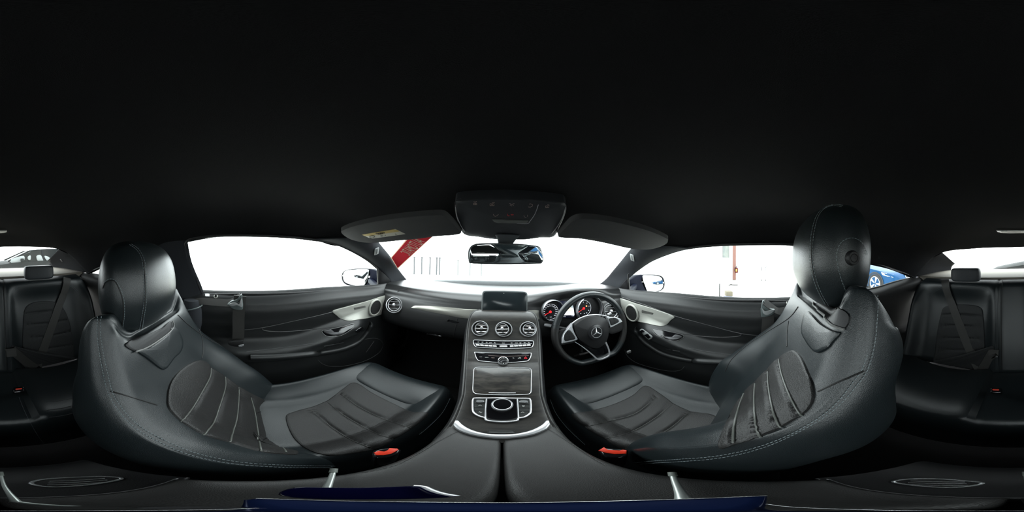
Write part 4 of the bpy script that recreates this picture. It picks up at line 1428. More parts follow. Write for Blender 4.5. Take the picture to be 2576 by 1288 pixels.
obj('lit_page', mb, mat('lit_white', (.7, .7, .7), .4, emit=((.9, .93, 1), 1.0)), disp)
mb, nn = plate(CL, [(1421, 768), (1440, 766), (1442, 774), (1420, 775)], .0006, .003, 0, 1, False)
obj('lit_header', mb, mat('lit_grey', (.3, .35, .36), .4, emit=((.45, .55, .58), .6)), disp)
lines('lit_symbol', CL, [[(1425, 778), (1431, 776), (1437, 777)], [(1427, 774), (1434, 773)], [(1426, 780), (1438, 780)]], .0009, mat('lit_amber', (.8, .5, .1), .4, emit=((1, .65, .2), .8)), disp, .0042)
text_on('print', CL, 1419.5, 796, 2.2, '21.5', WHITELED, disp, .004)
text_on('print', CL, 1440, 794, 2.2, '15:08', WHITELED, disp, .004)

# ================================================================ STEERING WHEEL
WC = CAM + V((.3733, .5842, -.3291))
WM = Matrix.Translation(WC) @ Matrix.Rotation(R(-2.7), 4, 'Z') @ Matrix.Rotation(R(90 - 13.7), 4, 'X') @ Matrix.Rotation(R(3.2), 4, 'Z')
sw = thing('steering_wheel', 'black leather three-spoke sports steering wheel with silver button pods', 'steering wheel', WC)
WN = (WM.to_3x3() @ V((0, 0, 1))).normalized()


def WPl(off): return Plane(-WN, (-WN).dot(WC + WN * off))


def rimpt(a, rr=.1665):
    x, y = rr * math.cos(a), rr * math.sin(a)
    f = -.1475
    if y < f:
        # flattened base with soft corners
        y = f + (y - f) * .12
    return WM @ V((x, y, 0))


N_ = 120
pth = [rimpt(2 * math.pi * k / N_) for k in range(N_)]
obj('rim', MB().tube(pth, .0142, 14, True, 1.08, [WN] * N_), LEATHER, sw)
RIMS = MB().tube(pth, .0142, 14, True, 1.08, [WN] * N_)
for a0 in (20, 160, 222, 318):
    a = R(a0)
    p = rimpt(a)
    t = (rimpt(a + .02) - rimpt(a - .02)).normalized()
    x = WN
    y = t.cross(x)
    obj('rim_seam', MB().tube([p + x * .0158 * math.cos(u * math.pi / 8) + y * .0147 * math.sin(u * math.pi / 8) for u in range(16)], .0007, 5, True), PIPING, sw)
for a0, a1, nm_ in ((165, 218, 'grip'), (-38, 15, 'grip')):
    pp = [rimpt(R(a0 + (a1 - a0) * k / 20)) for k in range(21)]
    obj('perforated_grip', MB().tube(pp, .0149, 14, False, 1.06, [WN] * 21), LEATHER2, sw)
WPf = WPl(.012)
ab = [(1441, 820), (1447, 812), (1460, 803), (1477, 796), (1497, 794), (1515, 796), (1526, 803), (1531, 822), (1530, 845), (1523, 862), (1510, 874), (1497, 878), (1483, 874), (1468, 864), (1453, 853), (1445, 838)]
mb = pad(WPf, ab, .014, .18, 5, rings=10, puff=.014, base=-.02)
hub = obj('airbag_cover', mb, mat('airbag_leather', (.017, .017, .018), .5, bump=('leather', 600, .3), spec=.35), sw)
SHB = Surf(mb)
M, sx, sy = frame_at(SHB, 1500, 836, .001)
Me = Matrix.Translation(M.translation) @ WM.to_3x3().to_4x4()
re_ = .030
em = obj('emblem', MB().lathe([(re_ * 1.18, -.004), (re_ * 1.15, .002), (re_ * .9, .0035), (re_ * .86, .002), (.0001, .002)], Me, 40), mat('emblem_black', (.015, .015, .017), .3), sw)
obj('emblem_ring', MB().lathe([(re_ * .84, .001), (re_ * .82, .0045), (re_ * .76, .0045), (re_ * .73, .001)], Me, 40), CHROME, em)
st = MB()
for k in range(3):
    a = R(90 + 120 * k - 3)
    d = V((math.cos(a), math.sin(a), 0))
    pr_ = V((-d.y, d.x, 0))
    tip = d * re_ * .76
    q = .11 * re_
    st.add([Me @ V((0, 0, .0075)), Me @ (d * q * .9 + pr_ * q * 1.1 + V((0, 0, .003))), Me @ (tip + V((0, 0, .003))), Me @ (d * q * .9 - pr_ * q * 1.1 + V((0, 0, .003)))], [[0, 1, 2], [0, 2, 3], [1, 2, 3]])
obj('emblem_star', st, CHROME, em, smooth=False)
obj('spoke', pad(WPl(.004), [(1402, 858), (1406, 835), (1425, 826), (1445, 812), (1452, 855), (1425, 866), (1405, 868)], .004, .1, 4, rings=4, base=-.014), PLASTIC, sw)
obj('spoke', pad(WPl(.004), [(1526, 800), (1548, 797), (1572, 806), (1574, 822), (1555, 836), (1531, 838)], .004, .1, 4, rings=4, base=-.014), PLASTIC, sw)
for pod, keys, split in (([(1412.5, 864), (1413, 850), (1417, 839), (1427, 826), (1439, 812.5), (1439, 822), (1445, 838), (1454, 854), (1434, 860)], [(1421, 857.5), (1418.5, 846), (1423, 836), (1430, 830), (1437, 833), (1447.5, 851), (1435, 856)], [[(1426, 834), (1436, 854)], [(1419, 847), (1443, 842)]]),
                         ([(1528, 799.5), (1540, 797), (1551, 798), (1559, 801), (1565, 809), (1550, 817), (1534, 825), (1530, 812)], [(1532, 801.5), (1540, 799), (1548, 799.5), (1555, 804), (1556, 810), (1547, 815), (1537, 818.5), (1534, 810)], [[(1533, 809), (1556, 805)], [(1543, 799), (1548, 815)]])):
    pd = obj('button_pod', pad(WPl(.013), pod, .006, .12, 4, rings=5, base=-.010, closed_smooth=False), mat('pod_silver', (.66, .67, .70), .35, .45), sw)
    kk = obj('button_cluster', pad(WPl(.019), keys, .003, .10, 4, rings=4, base=-.002), PLASTIC, pd)
    lines('button_gap', WPl(.0225), split, .0005, PIPING, kk, 0, smooth=False)
P1, _ = hitline(WPl(.017), [(1439, 814), (1448, 807), (1460, 800), (1477, 794), (1498, 791.5), (1518, 793.5), (1532, 797.5)], 0, 6)
obj('silver_band', MB().tube(P1, .0026, 8), mat('pod_silver', (.66, .67, .70), .35, .45), sw)
P1, _ = hitline(WPl(.022), [(1446, 860), (1462, 870), (1479, 883), (1494, 896), (1501, 902.5), (1508, 904.5), (1518, 902), (1530, 896), (1533, 890), (1531, 878), (1524, 861)], 0, 6)
k = len(P1)
obj('lower_spoke', MB().tube(P1, .0042, 8, flat=.7, nor=[WN] * k, taper=[.3 + .7 * sst(0, .45, i / k) for i in range(k)]), SATIN, sw)
obj('lower_spoke_infill', pad(WPl(.0), [(1455, 864), (1470, 873), (1490, 890), (1503, 900), (1518, 898), (1528, 890), (1527, 875), (1520, 862), (1500, 878), (1480, 872)], .003, .1, 3, rings=3, base=-.008), GLOSS, sw)
# steering column shroud, stalks
col = thing('steering_column', 'black steering column shroud with control stalks behind the wheel', 'steering column', WC + V((0, .1, -.03)))
r3 = WM.to_3x3()
rws = []
for dz, a, b in ((-.018, .050, .050), (-.05, .058, .055), (-.09, .062, .058), (-.16, .066, .06)):
    rws.append([WM @ V((a * math.cos(2 * math.pi * k / 24), b * math.sin(2 * math.pi * k / 24) - .01, dz)) for k in range(24)])
obj('column_shroud', MB().loft(rws, nv=3, cu=True, cap=True), PLASTIC, col)
a_ = WM @ V((-.05, -.002, -.06))
b_ = PR(1374, 818, (a_ - CAM).length * 1.0)
b_ = a_.lerp(b_, 1.0)
obj('control_stalk', MB().tube([a_, a_.lerp(b_, .55), a_.lerp(b_, .85)], .0085, 12), PLASTIC, col)
obj('stalk_tip', MB().tube([a_.lerp(b_, .83), a_.lerp(b_, 1.06)], .0095, 12), SATIN, col)
a_ = WM @ V((.05, .03, -.045))
b_ = WM @ V((.115, .048, -.035))
obj('selector_stalk', MB().tube([a_, b_], .0065, 10), PLASTIC, col)
obj('stalk_tip', MB().tube([a_.lerp(b_, .9), a_.lerp(b_, 1.2)], .0075, 10), SATIN, col)
a_ = WM @ V((.05, -.03, -.05))
b_ = WM @ V((.115, -.045, -.045))
obj('cruise_stalk', MB().tube([a_, b_], .004, 10), CHROME, col)
# pedal and knee panel mark
pd_ = thing('brake_pedal', 'dark ribbed pedal in the driver footwell seen under the steering wheel', 'pedal', PR(1462, 905, .95))
M_ = Matrix.Rotation(R(-40), 3, 'X')
obj('pedal_pad', MB().box(PR(1462, 892, .95), (.05, .08, .012), M_, .005), mat('pedal_rubber', (.035, .03, .03), .6), pd_)
obj('pedal_arm', MB().tube([PR(1462, 888, .965), PR(1462, 868, 1.03), V((.40, .98, -.40)), V((.40, 1.02, -.38))], .007, 8), PLASTIC, pd_)
obj('bonnet_release', MB().box(PR(1582, 885, .80), (.018, .01, .012), None, .002), mat('faint_grey', (.10, .10, .10), .5), dash)

# ================================================================ ROOF FITTINGS
ROOFP = Plane((0, .457, 1), .288)
oh = thing('overhead_console', 'black overhead light console above the rear-view mirror', 'overhead console', ROOFP.hit(1285, 540)[0])
oc = [(1143, 512), (1145, 502), (1154, 497), (1200, 493), (1285, 491), (1365, 496), (1413, 501), (1423, 507), (1426, 518), (1420, 540), (1408, 566), (1394, 590), (1360, 592), (1318, 597), (1245, 596), (1200, 590), (1166, 584), (1154, 560), (1146, 535)]
mb = pad(ROOFP, oc, .012, .05, 4, rings=8, puff=.010, base=-.03)
ohs = obj('console_shell', mb, mat('overhead_black', (.020, .022, .026), .5, bump=('noise', 900, .2)), oh)
SOH = Surf(mb)
ringtube(oh, SOH, [(1146, 515), (1148, 505), (1160, 500)], .0009, SHEEN, 'shell_edge', .001, closed=False)
ringtube(oh, SOH, [(1147, 520), (1151, 545), (1160, 568), (1170, 582)], .0009, mat('edge_grey_light', (.3, .3, .32), .4), 'shell_edge', .001, closed=False)
ringtube(oh, SOH, [(1422, 520), (1416, 543), (1404, 566), (1388, 587)], .0009, mat('edge_grey_light', (.3, .3, .32), .4), 'shell_edge', .001, closed=False)
obj('light_pull', pad(SOH, [(1236, 550.5), (1285, 553), (1333, 554), (1327, 560.5), (1285, 560), (1243, 558.5)], .003, .12, 4, rings=3, closed_smooth=False), mat('pull_grey', (.10, .105, .10), .4), oh)
ringtube(oh, SOH, [(1354, 514), (1346, 536), (1333, 555), (1326, 561), (1300, 560.5)], .0006, mat('edge_grey_light', (.3, .3, .32), .4), 'panel_edge', .002, closed=False)
ICN = mat('overhead_icon', (.34, .25, .22), .5)
icons = [[(1191.5, 514.5), (1191.5, 510.5), (1199.5, 510.5), (1199.5, 514.5), (1191.5, 514.5)], [(1195.5, 510.5), (1195.5, 514.5)], [(1192, 506.5), (1195.5, 508), (1199, 506)],
         [(1232.5, 512), (1243, 512), (1243, 516.5), (1232.5, 516.5), (1232.5, 512)], [(1236, 514.3), (1240, 514.3)], [(1238, 509.5), (1245, 509)],
         [(1281, 511.5), (1284, 511.8), (1287.5, 514), (1291, 512), (1294, 511.5)], [(1283, 516), (1285, 514.5)], [(1287.5, 518), (1287.5, 515.8)], [(1292, 516.3), (1290, 514.8)],
         [(1329, 520), (1334, 520.5), (1339, 518), (1339.5, 514), (1334, 512), (1331, 513)],
         [(1372.5, 521), (1372.5, 517), (1380.5, 517), (1380.5, 521), (1372.5, 521)], [(1376.5, 517), (1376.5, 521)], [(1377, 514), (1382, 515.5)],
         [(1241, 538), (1242.5, 541.5), (1246, 543.5), (1248, 542.5)], [(1249, 542.5), (1254, 538.5)], [(1318, 541), (1318.5, 544), (1322, 546.5), (1324, 546)], [(1327, 540), (1327, 544)]]
for q in icons:
    lines('symbol', SOH, [q], .0005, ICN, oh, .0012, smooth=False)
text_on('sos_print', SOH, 1288.5, 539.5, 2.6, 'SOS', PRINTRED, oh, .0012)
lines('sos_handset', SOH, [[(1276.5, 537.5), (1277, 540.5), (1280, 542.3), (1281.5, 541.5)]], .0006, PRINTRED, oh, .0012)

# rear-view mirror
mn = V((.212, -1, -.085)).normalized()
mc = CAM + ray(1271, 638) * .515
MP = Plane(-mn, (-mn).dot(mc))
rv = thing('rear_view_mirror', 'frameless-looking dark rear-view mirror hanging below the overhead console', 'mirror', mc)
mo = [(1177, 640), (1179, 628), (1185, 619), (1193, 614.5), (1205, 612), (1240, 611), (1271, 611.5), (1310, 613), (1345, 617), (1357, 620), (1363, 628), (1367.5, 645), (1368, 655), (1365, 661), (1358, 664), (1310, 665), (1271, 665.5), (1220, 665), (1185, 663), (1179, 658)]
mb, nn = plate(MP, mo, .022, 0, .004, 3)
obj('mirror_housing', mb, mat('mirror_housing_grey', (.05, .055, .06), .4), rv)
cxm, cym = 1272, 638.5
mi = [(cxm + (p[0] - cxm) * .962, cym + (p[1] - cym) * .86) for p in mo]
mb, nn = plate(MP, mi, .003, .0018, .0006, 3)
obj('mirror_glass', mb, mat('mirror_glass', (.78, .84, .86), .015, 1.0), rv)
# mount between mirror and console
a_ = MP.hit(1272, 612)[0] + V((0, .012, 0))
b_ = SOH.hit(1277, 592)[0] + V((0, 0, .0))
mt = MB()
rws = []
for t_, w_ in ((0, .030), (.5, .035), (1.0, .044)):
    p = a_.lerp(b_, t_)
    rws.append([p + V((w_ * .8 * math.cos(2 * math.pi * k / 20), .018 * math.sin(2 * math.pi * k / 20), 0)) for k in range(20)])
obj('mirror_mount', mt.loft(rws, nv=2, cu=True, cap=True), mat('mirror_housing_grey', (.05, .055, .06), .4), rv)
# sun visors
for nm, poly in (('left', [(857, 584), (864, 575), (900, 563), (960, 551), (1020, 543), (1080, 538), (1115, 538), (1135, 552), (1158, 577), (1162, 584), (1145, 588), (1100, 591), (1060, 597), (1000, 603), (950, 608), (915, 608), (880, 600)]),
                 ('right', [(1682, 604), (1678, 597), (1640, 580), (1590, 565), (1530, 552), (1470, 546), (1440, 552), (1420, 570), (1402, 590), (1410, 594), (1450, 596), (1500, 604), (1545, 614), (1590, 624), (1630, 626), (1660, 620), (1678, 611)])):
    VP = Plane(((-.13 if nm == 'left' else .13), .42, 1), .268)
    v = thing('sun_visor', 'grey fabric sun visor folded up on the %s side of the windscreen' % nm, 'sun visor', VP.hit(poly[3][0], poly[3][1])[0], 'sun visors')
    mb = pad(VP, poly, .006, .06, 5, rings=6, puff=.004, base=-.012)
    vo = obj('visor_body', mb, mat('visor_fabric', (.060, .061, .063), .85, bump=('noise', 1500, .3), spec=.2), v)
    SV = Surf(mb)
    if nm == 'left':
        lb_ = obj('warning_label', pad(SV, [(910.5, 590), (995, 576), (1020.5, 588.5), (933, 600.5)], .0008, .02, 6, rings=4, closed_smooth=False, base=0), mat('label_white', (.52, .50, .43), .6), v)
        obj('yellow_band', pad(SV, [(910.5, 590), (995, 576), (1006, 581.5), (919, 594)], .0012, .02, 6, rings=4, closed_smooth=False, base=0), mat('label_yellow', (.50, .38, .14), .6), lb_)
        text_on('airbag_print', SV, 957, 585.5, 3.4, 'AIRBAG', PLASTIC, lb_, .0018, rot=189)
        lines('print', SV, [[(930, 594), (933, 592), (938, 591.5), (942, 593), (941, 596), (936, 597.5), (931, 597), (930, 594)], [(951, 590), (958, 589), (958, 593), (963, 592)], [(968, 590), (971, 591)], [(994, 587), (998, 588.5)]], .0007, PLASTIC, lb_, .0018)
    else:
        pass
# cabin light on the rear of the headliner
SHD = Surf(head)
hl = thing('roof_lamp', 'slim clear roof lamp lens at the back of the headliner', 'lamp', SHD.hit(2550, 580)[0])
mb = pad(SHD, [(2505, 578), (2540, 578.5), (2596, 578.5), (2594, 584), (2540, 585), (2509, 584)], .006, .1, 5, rings=4, closed_smooth=False)
obj('lamp_lens', mb, mat('lens_grey', (.22, .22, .21), .15), hl)
mb = pad(SHD, [(2518, 579), (2534, 579), (2534, 581.5), (2518, 581)], .008, .1, 4, rings=3, closed_smooth=False)
obj('reading_lamp', mb, mat('lens_white', (.7, .7, .7), .2), hl)
mb = pad(SHD, [(2567, 579), (2592, 579), (2592, 581.5), (2567, 581)], .008, .1, 4, rings=3, closed_smooth=False)
obj('reading_lamp', mb, mat('lens_white', (.7, .7, .7), .2), hl)

# windscreen sale sticker
WS = Plane((0, 1, 1.87), .663 - .012)
stk = bpy.data.materials.new('translucent_red_sticker')
stk.use_nodes = True


def translucent(m, col):
    n = m.node_tree
    n.nodes.clear()
    o = n.nodes.new('ShaderNodeOutputMaterial')
    x = n.nodes.new('ShaderNodeMixShader')
    a = n.nodes.new('ShaderNodeBsdfTranslucent')
    b = n.nodes.new('ShaderNodeBsdfDiffuse')
    a.inputs[0].default_value = (*col, 1)
    b.inputs[0].default_value = (*col, 1)
    x.inputs[0].default_value = .7
    n.links.new(a.outputs[0], x.inputs[1])
    n.links.new(b.outputs[0], x.inputs[2])
    n.links.new(x.outputs[0], o.inputs[0])


translucent(stk, (.80, .07, .10))
stw = bpy.data.materials.new('translucent_cream_sticker')
stw.use_nodes = True
translucent(stw, (.85, .72, .62))
sk = thing('windscreen_sticker', 'red strip sticker reading AUTOMATIC, stuck diagonally on the left of the windscreen', 'sticker', WS.hit(1030, 620)[0])
def flat(S, poly, off=0):
    P = [S.hit(*p)[0] + S.hit(*p)[1] * off for p in poly]
    m = MB(); m.v = P; m.f = [list(range(len(P)))]
    return m
obj('sticker_border', flat(WS, [(983, 648), (1000.5, 676.5), (1092, 592), (1030, 592)]), stw, sk, smooth=False, solid=.0003)
obj('red_field', flat(WS, [(985.5, 648), (1000.5, 673.5), (1088, 593.5), (1033, 593.5)], .0008), stk, sk, smooth=False, solid=.0003)
Mw, sx, sy = frame_at(WS, 1037, 622.5, .002)
Mw = Mw @ Matrix.Rotation(R(41), 4, 'Z')
obj('automatic_lettering', text_mb('AUTOMATIC', .074, Mw, .0001, True, .43), stw, sk, smooth=False)

# ================================================================ DOOR MIRRORS
for nm, hs, gl, cp, sd in (
    ('left', [(860, 692), (864, 683), (875, 678), (897, 675.5), (931, 676), (945, 680), (952, 686), (951, 718), (935, 719), (920, 721), (906, 722.5), (885, 720), (870, 716), (861, 706)],
     [(864, 694), (867, 684), (878, 679.5), (905, 677.5), (926, 678), (929, 684), (926, 700), (920, 713), (911, 720), (892, 717.5), (875, 713), (866, 706)],
     [(930, 677), (944, 680), (953, 686), (952, 718), (930, 719.5), (922, 719), (929, 704), (932, 688)], -1),
    ('right', [(1672, 710), (1668, 698), (1658, 692), (1636, 690.5), (1615, 691), (1602, 692), (1590, 700), (1583, 708), (1584, 736), (1605, 738), (1626, 739), (1650, 736), (1665, 730), (1671, 722)],
     [(1667, 712), (1664, 700), (1652, 694), (1632, 692.5), (1617, 693), (1616, 702), (1621, 717), (1628, 733), (1634, 737), (1650, 733), (1662, 728), (1667, 720)],
     [(1615, 691.5), (1602, 693), (1591, 700), (1583, 708), (1584, 736), (1605, 738), (1626, 738), (1618, 720), (1613, 704)], 1)):
    n_ = V((-sd * .30, -1, 0)).normalized()
    c_ = V((sd * .93, .78, 0))
    DP = Plane(-n_, (-n_).dot(c_))
    d = thing('door_mirror', 'dark blue %s door mirror outside the front side window' % nm, 'mirror', DP.hit(hs[0][0], 722)[0], 'door mirrors')
    P, N = hitline(DP, hs, 0, 4, True)
    c3 = sum(P, V((0, 0, 0))) / len(P)
    rws = [[p.lerp(c3, f) + V((0, dd, 0)) for p in P] for f, dd in ((.02, -.004), (0, .01), (.05, .05), (.2, .085), (.5, .105), (.9, .112))]
    NAVY = mat('navy_car_paint', (.003, .004, .010), .4, spec=.06)
    obj('mirror_shell', MB().loft([rws[k] for k in range(6)], nv=3), NAVY, d)
    ring_ = MB().grid([rws[0], [p.lerp(c3, .06) + V((0, -.002, 0)) for p in P]], True)
    obj('mirror_bezel', ring_, mat('bezel_dark', (.03, .03, .035), .4), d)
    mb, nn = plate(DP, gl, .006, .005, .001, 4)
    obj('mirror_glass', mb, mat('door_mirror_glass', (.86, .90, .92), .03, 1.0), d)
    mb, nn = plate(DP, cp, .012, .004, .003, 3)
    obj('mirror_cover', mb, NAVY, d)
    a_ = V((sd * .70, .72, -.215)); b_ = V((sd * .84, .80, -.20))
    obj('mirror_foot', MB().tube([a_, a_.lerp(b_, .5), b_], .022, 10), NAVY, d)

# ================================================================ CAMERA STAND
tp = thing('camera_stand', 'small camera stand on the armrest with blue hub and three thin legs', 'tripod', (CAM.x, 0, -.45))
HZ = Plane((0, 0, 1), -.405)
LZ = Plane((0, 0, 1), -.435)
STEEL = mat('stand_leg_steel', (.42, .45, .43), .35, .6)
BLUE = mat('anodised_blue', (.004, .010, .045), .3, .4)
fr_ = [(644, 1254), (720, 1256), (850, 1260), (1000, 1262.5), (1140, 1264), (1280, 1265), (1400, 1263.5), (1500, 1261.5), (1620, 1258.5), (1760, 1254), (1930, 1247)]
P, N = hitline(HZ, fr_, 0, 4)
c0 = V((CAM.x, -.001, -.405))
obj('hub_plate', MB().prism(P + [c0 + V((.02, 0, 0)), c0 + V((-.02, 0, 0))], (0, 0, .02), .001), BLUE, tp)
obj('hub_rim', MB().tube([p + V((0, 0, .001)) for p in P], .00055, 8), CHROME, tp)
rr_ = [(1930, 1268), (1990, 1275), (2100, 1280), (2300, 1284.5), (2576, 1285), (2700, 1285), (2900, 1284), (3100, 1282), (3220, 1278)]
Q, N = hitline(HZ, rr_, 0, 4)
obj('rear_rim', MB().tube([p + V((0, 0, .001)) for p in Q], .0003, 8), CHROME, tp)
P, N = hitline(HZ, [(700, 1243), (740, 1226), (820, 1225.5), (900, 1226), (980, 1224), (1050, 1221.5), (1075, 1226), (1110, 1240), (1150, 1248), (1060, 1254), (900, 1256), (760, 1253)], -.004, 3, True)
obj('hub_arm', MB().prism(P, (0, 0, .012), .001), mat('gloss_navy', (.001, .001, .010), .12), tp)
P, N = hitline(HZ, [(1040, 1222), (1065, 1224), (1085, 1233), (1110, 1241), (1145, 1247.5)], 0, 4)
obj('arm_edge', MB().tube(P, .0016, 8), SATIN, tp)
for leg in ([(838, 1188), (832, 1205), (822, 1228)], [(1693, 1197), (1700, 1215), (1720, 1255)], [(3, 1196), (12, 1225), (40, 1262)]):
    P, N = hitline(LZ, leg, 0, 6)
    lg = obj('leg', MB().tube(P + [V((CAM.x, 0, -.43)).lerp(P[-1], .5)], .0022 if leg[0][0] > 100 else .0012, 10), STEEL, tp)
    d_ = (P[0] - P[3]).normalized()
    obj('rubber_foot', MB().tube([P[0] - d_ * .001, P[0] + d_ * .010], .0032 if leg[0][0] > 100 else .002, 10), mat('foot_grey', (.10, .11, .10), .6), lg)
obj('stand_stem', MB().lathe([(.0035, 0), (.0035, .04), (.0001, .04)], Matrix.Translation((CAM.x, -.004, -.445)), 16), PLASTIC, tp)

# ================================================================ OUTSIDE
for sd, nm in ((-1, 'left'), (1, 'right')):
    m = MB().box((sd * .70, .93, -.58), (.03, .40, .62))
    struct('wall_side_' + nm, m, CARPET)
g = MB().box((0, 0, -1.155), (60, 60, .03))
struct('floor_outside', g, mat('pale_concrete', (.70, .685, .63), .6, var=((.60, .585, .53), (.8, .8, .8), .4, .8)))
W_ = mat('white_wall_paint', (.80, .80, .80), .7)
XW = 9.0
struct('wall_right', MB().box((XW + .1, -4.0, .6), (.2, 10.9, 3.5)), W_)
struct('wall_front_right', MB().box((7.6, 1.56, .6), (2.8, .2, 3.5)), W_)
struct('baseboard_right', MB().box((XW - .02, -3.5, -1.09), (.04, 9.8, .11)), mat('grey_skirting', (.42, .42, .38), .6))
XP = Plane((1, 0, 0), XW - .06)
rf = [XP.hit(1844, 600)[0], XP.hit(1851.5, 600)[0]]
dfr = MB().box((XW - .06, (rf[0].y + rf[1].y) / 2, -.05), (.10, abs(rf[0].y - rf[1].y), 2.1))
struct('trim_red_frame', dfr, mat('salmon_red_paint', (.20, .105, .088), .6, spec=.1))
obj('wall_poster', MB().prism([Plane((0, 1, 0), 1.44).hit(*p)[0] for p in ((1819, 600), (1834.5, 600), (1834.5, 649), (1819, 648))], (0, -.02, 0), 0), mat('poster_print', (.03, .045, .045), .4, var=((.12, .14, .11), (3, 3, 5), .3, .7)), None, smooth=False,
    label='grey-green poster on the white wall outside, left of the red door frame', cat='poster')
fe = thing('fire_extinguisher', 'red fire extinguisher on the wall outside beside the red frame', 'fire extinguisher', XP.hit(1853.5, 686)[0])
p0, p1 = XP.hit(1853.5, 686)[0], XP.hit(1853.5, 673)[0]
hgt = (p1 - p0).length
Mf = Matrix.Translation(p0 + V((-.10, 0, 0)))
obj('cylinder', MB().lathe([(.0001, 0), (.08, .005), (.085, .03), (.085, hgt * .8), (.06, hgt * .95), (.025, hgt), (.0001, hgt)], Mf, 20), mat('extinguisher_red', (.070, .006, .005), .4, spec=.2), fe)
obj('valve', MB().box(Mf.translation + V((0, 0, hgt + .04)), (.06, .03, .08), None, .01), PLASTIC, fe)
obj('instruction_label', MB().box(Mf.translation + V((-.082, 0, hgt * .5)), (.012, .07, .13), None, .003), mat('label_amber', (.5, .32, .05), .5), fe)
obj('hose', MB().tube(sm([Mf.translation + V((0, 0, hgt + .05)), Mf.translation + V((-.03, .09, hgt * .9)), Mf.translation + V((-.02, .11, hgt * .4)), Mf.translation + V((-.02, .10, .1))], 5), .012, 8), PLASTIC, fe)
# double doors in the wall
dd = thing('door_3', 'white double doors with chrome pull handles in the wall outside', 'door', XP.hit(1921, 706)[0], None, 'structure')
for a, b in ((1896, 1919.5), (1921, 1945)):
    y0, y1 = XP.hit(a, 700)[0].y, XP.hit(b, 700)[0].y
    lf = obj('door_leaf', MB().box((XW - .03, (y0 + y1) / 2, -.08), (.05, abs(y1 - y0), 2.05), None, .01), mat('door_white', (.66, .66, .66), .4), dd)
    hx = 1915.5 if a == 1896 else 1926
    hp = [XP.hit(hx + 2, 671)[0], XP.hit(hx, 673)[0], XP.hit(hx, 681)[0]]
    obj('pull_handle', MB().tube(sm([p + V((-.05, 0, 0)) for p in hp], 4), .014, 8), mat('handle_steel_dark', (.08, .08, .09), .3, .5), lf)
    obj('door_stop', MB().tube([XP.hit(hx - 1, 706)[0], XP.hit(hx + 1, 704)[0]], .02, 8), mat('handle_steel_dark', (.08, .08, .09), .3, .5), lf)
# wall switch, cardboard box, cable and post on the ground
GP = Plane((0, 0, 1), -1.14)
p = GP.hit(1831, 746)[0]
obj('cardboard_box', MB().box(p + V((.12, 0, .077)), (.26, .20, .15), Matrix.Rotation(R(25), 3, 'Z'), .01), mat('cardboard', (.105, .090, .062), .8), None, label='open brown cardboard box on the ground outside the driver window', cat='box')
q = [GP.hit(*a)[0] + V((0, 0, .012)) for a in ((1812.5, 745), (1815, 747), (1818, 748.5), (1820, 750))]
obj('cable', MB().tube(sm(q, 5), .012, 6), PLASTIC, None, label='black cable lying beside the cardboard box outside', cat='cable')
p = GP.hit(1836, 747)[0]
obj('power_adapter', MB().box(p + V((-.22, 0, .03)), (.30, .10, .06), Matrix.Rotation(R(80), 3, 'Z'), .01), mat('slate_blue', (.04, .05, .10), .5), None, label='slate blue flat adapter box on the ground in front of the cardboard box', cat='adapter')
p = GP.hit(1810, 748)[0]
obj('barrier_post', MB().lathe([(.06, 0), (.06, .02), (.016, .03), (.016, .42), (.0001, .43)], Matrix.Translation(p), 12), PLASTIC, None, label='thin black post standing on the ground left of the cardboard box', cat='post')
q = [GP.hit(*a)[0] + V((0, 0, .02)) for a in ((1834, 719), (1838, 717), (1846, 718), (1856, 718))]
obj('hose_coil', MB().tube(sm(q, 5), .02, 6), PLASTIC, None, label='dark coiled hose lying on the ground below the red door frame', cat='hose')
# fence posts ahead
for i, x in enumerate((1041, 1060, 1080.5, 1097.5, 1105, 1151, 1181.5, 1210)):
    base = GP.hit(x, 712 + 6)[0]
    d_ = (base - CAM); d_.z = 0
    base = V((CAM.x, 0, -1.14)) + d_.normalized() * 9.0
    thin = i > 4
    top = .96 if not thin else .86
    m_ = mat('post_grey', (.035, .038, .042), .5) if not thin else mat('post_pale', (.115, .12, .12), .5)
    obj('fence_post', MB().lathe([(.05, 0), (.038, .02), (.038, top - .05), (.06, top - .045), (.06, top), (.0001, top + .01)], Matrix.Translation(base), 12), m_, None,
        label=('grey' if not thin else 'faint') + ' slim post beyond the bonnet, %s of eight from the left' % ('first', 'second', 'third', 'fourth', 'fifth', 'sixth', 'seventh', 'eighth')[i], cat='post', group='fence posts ahead')


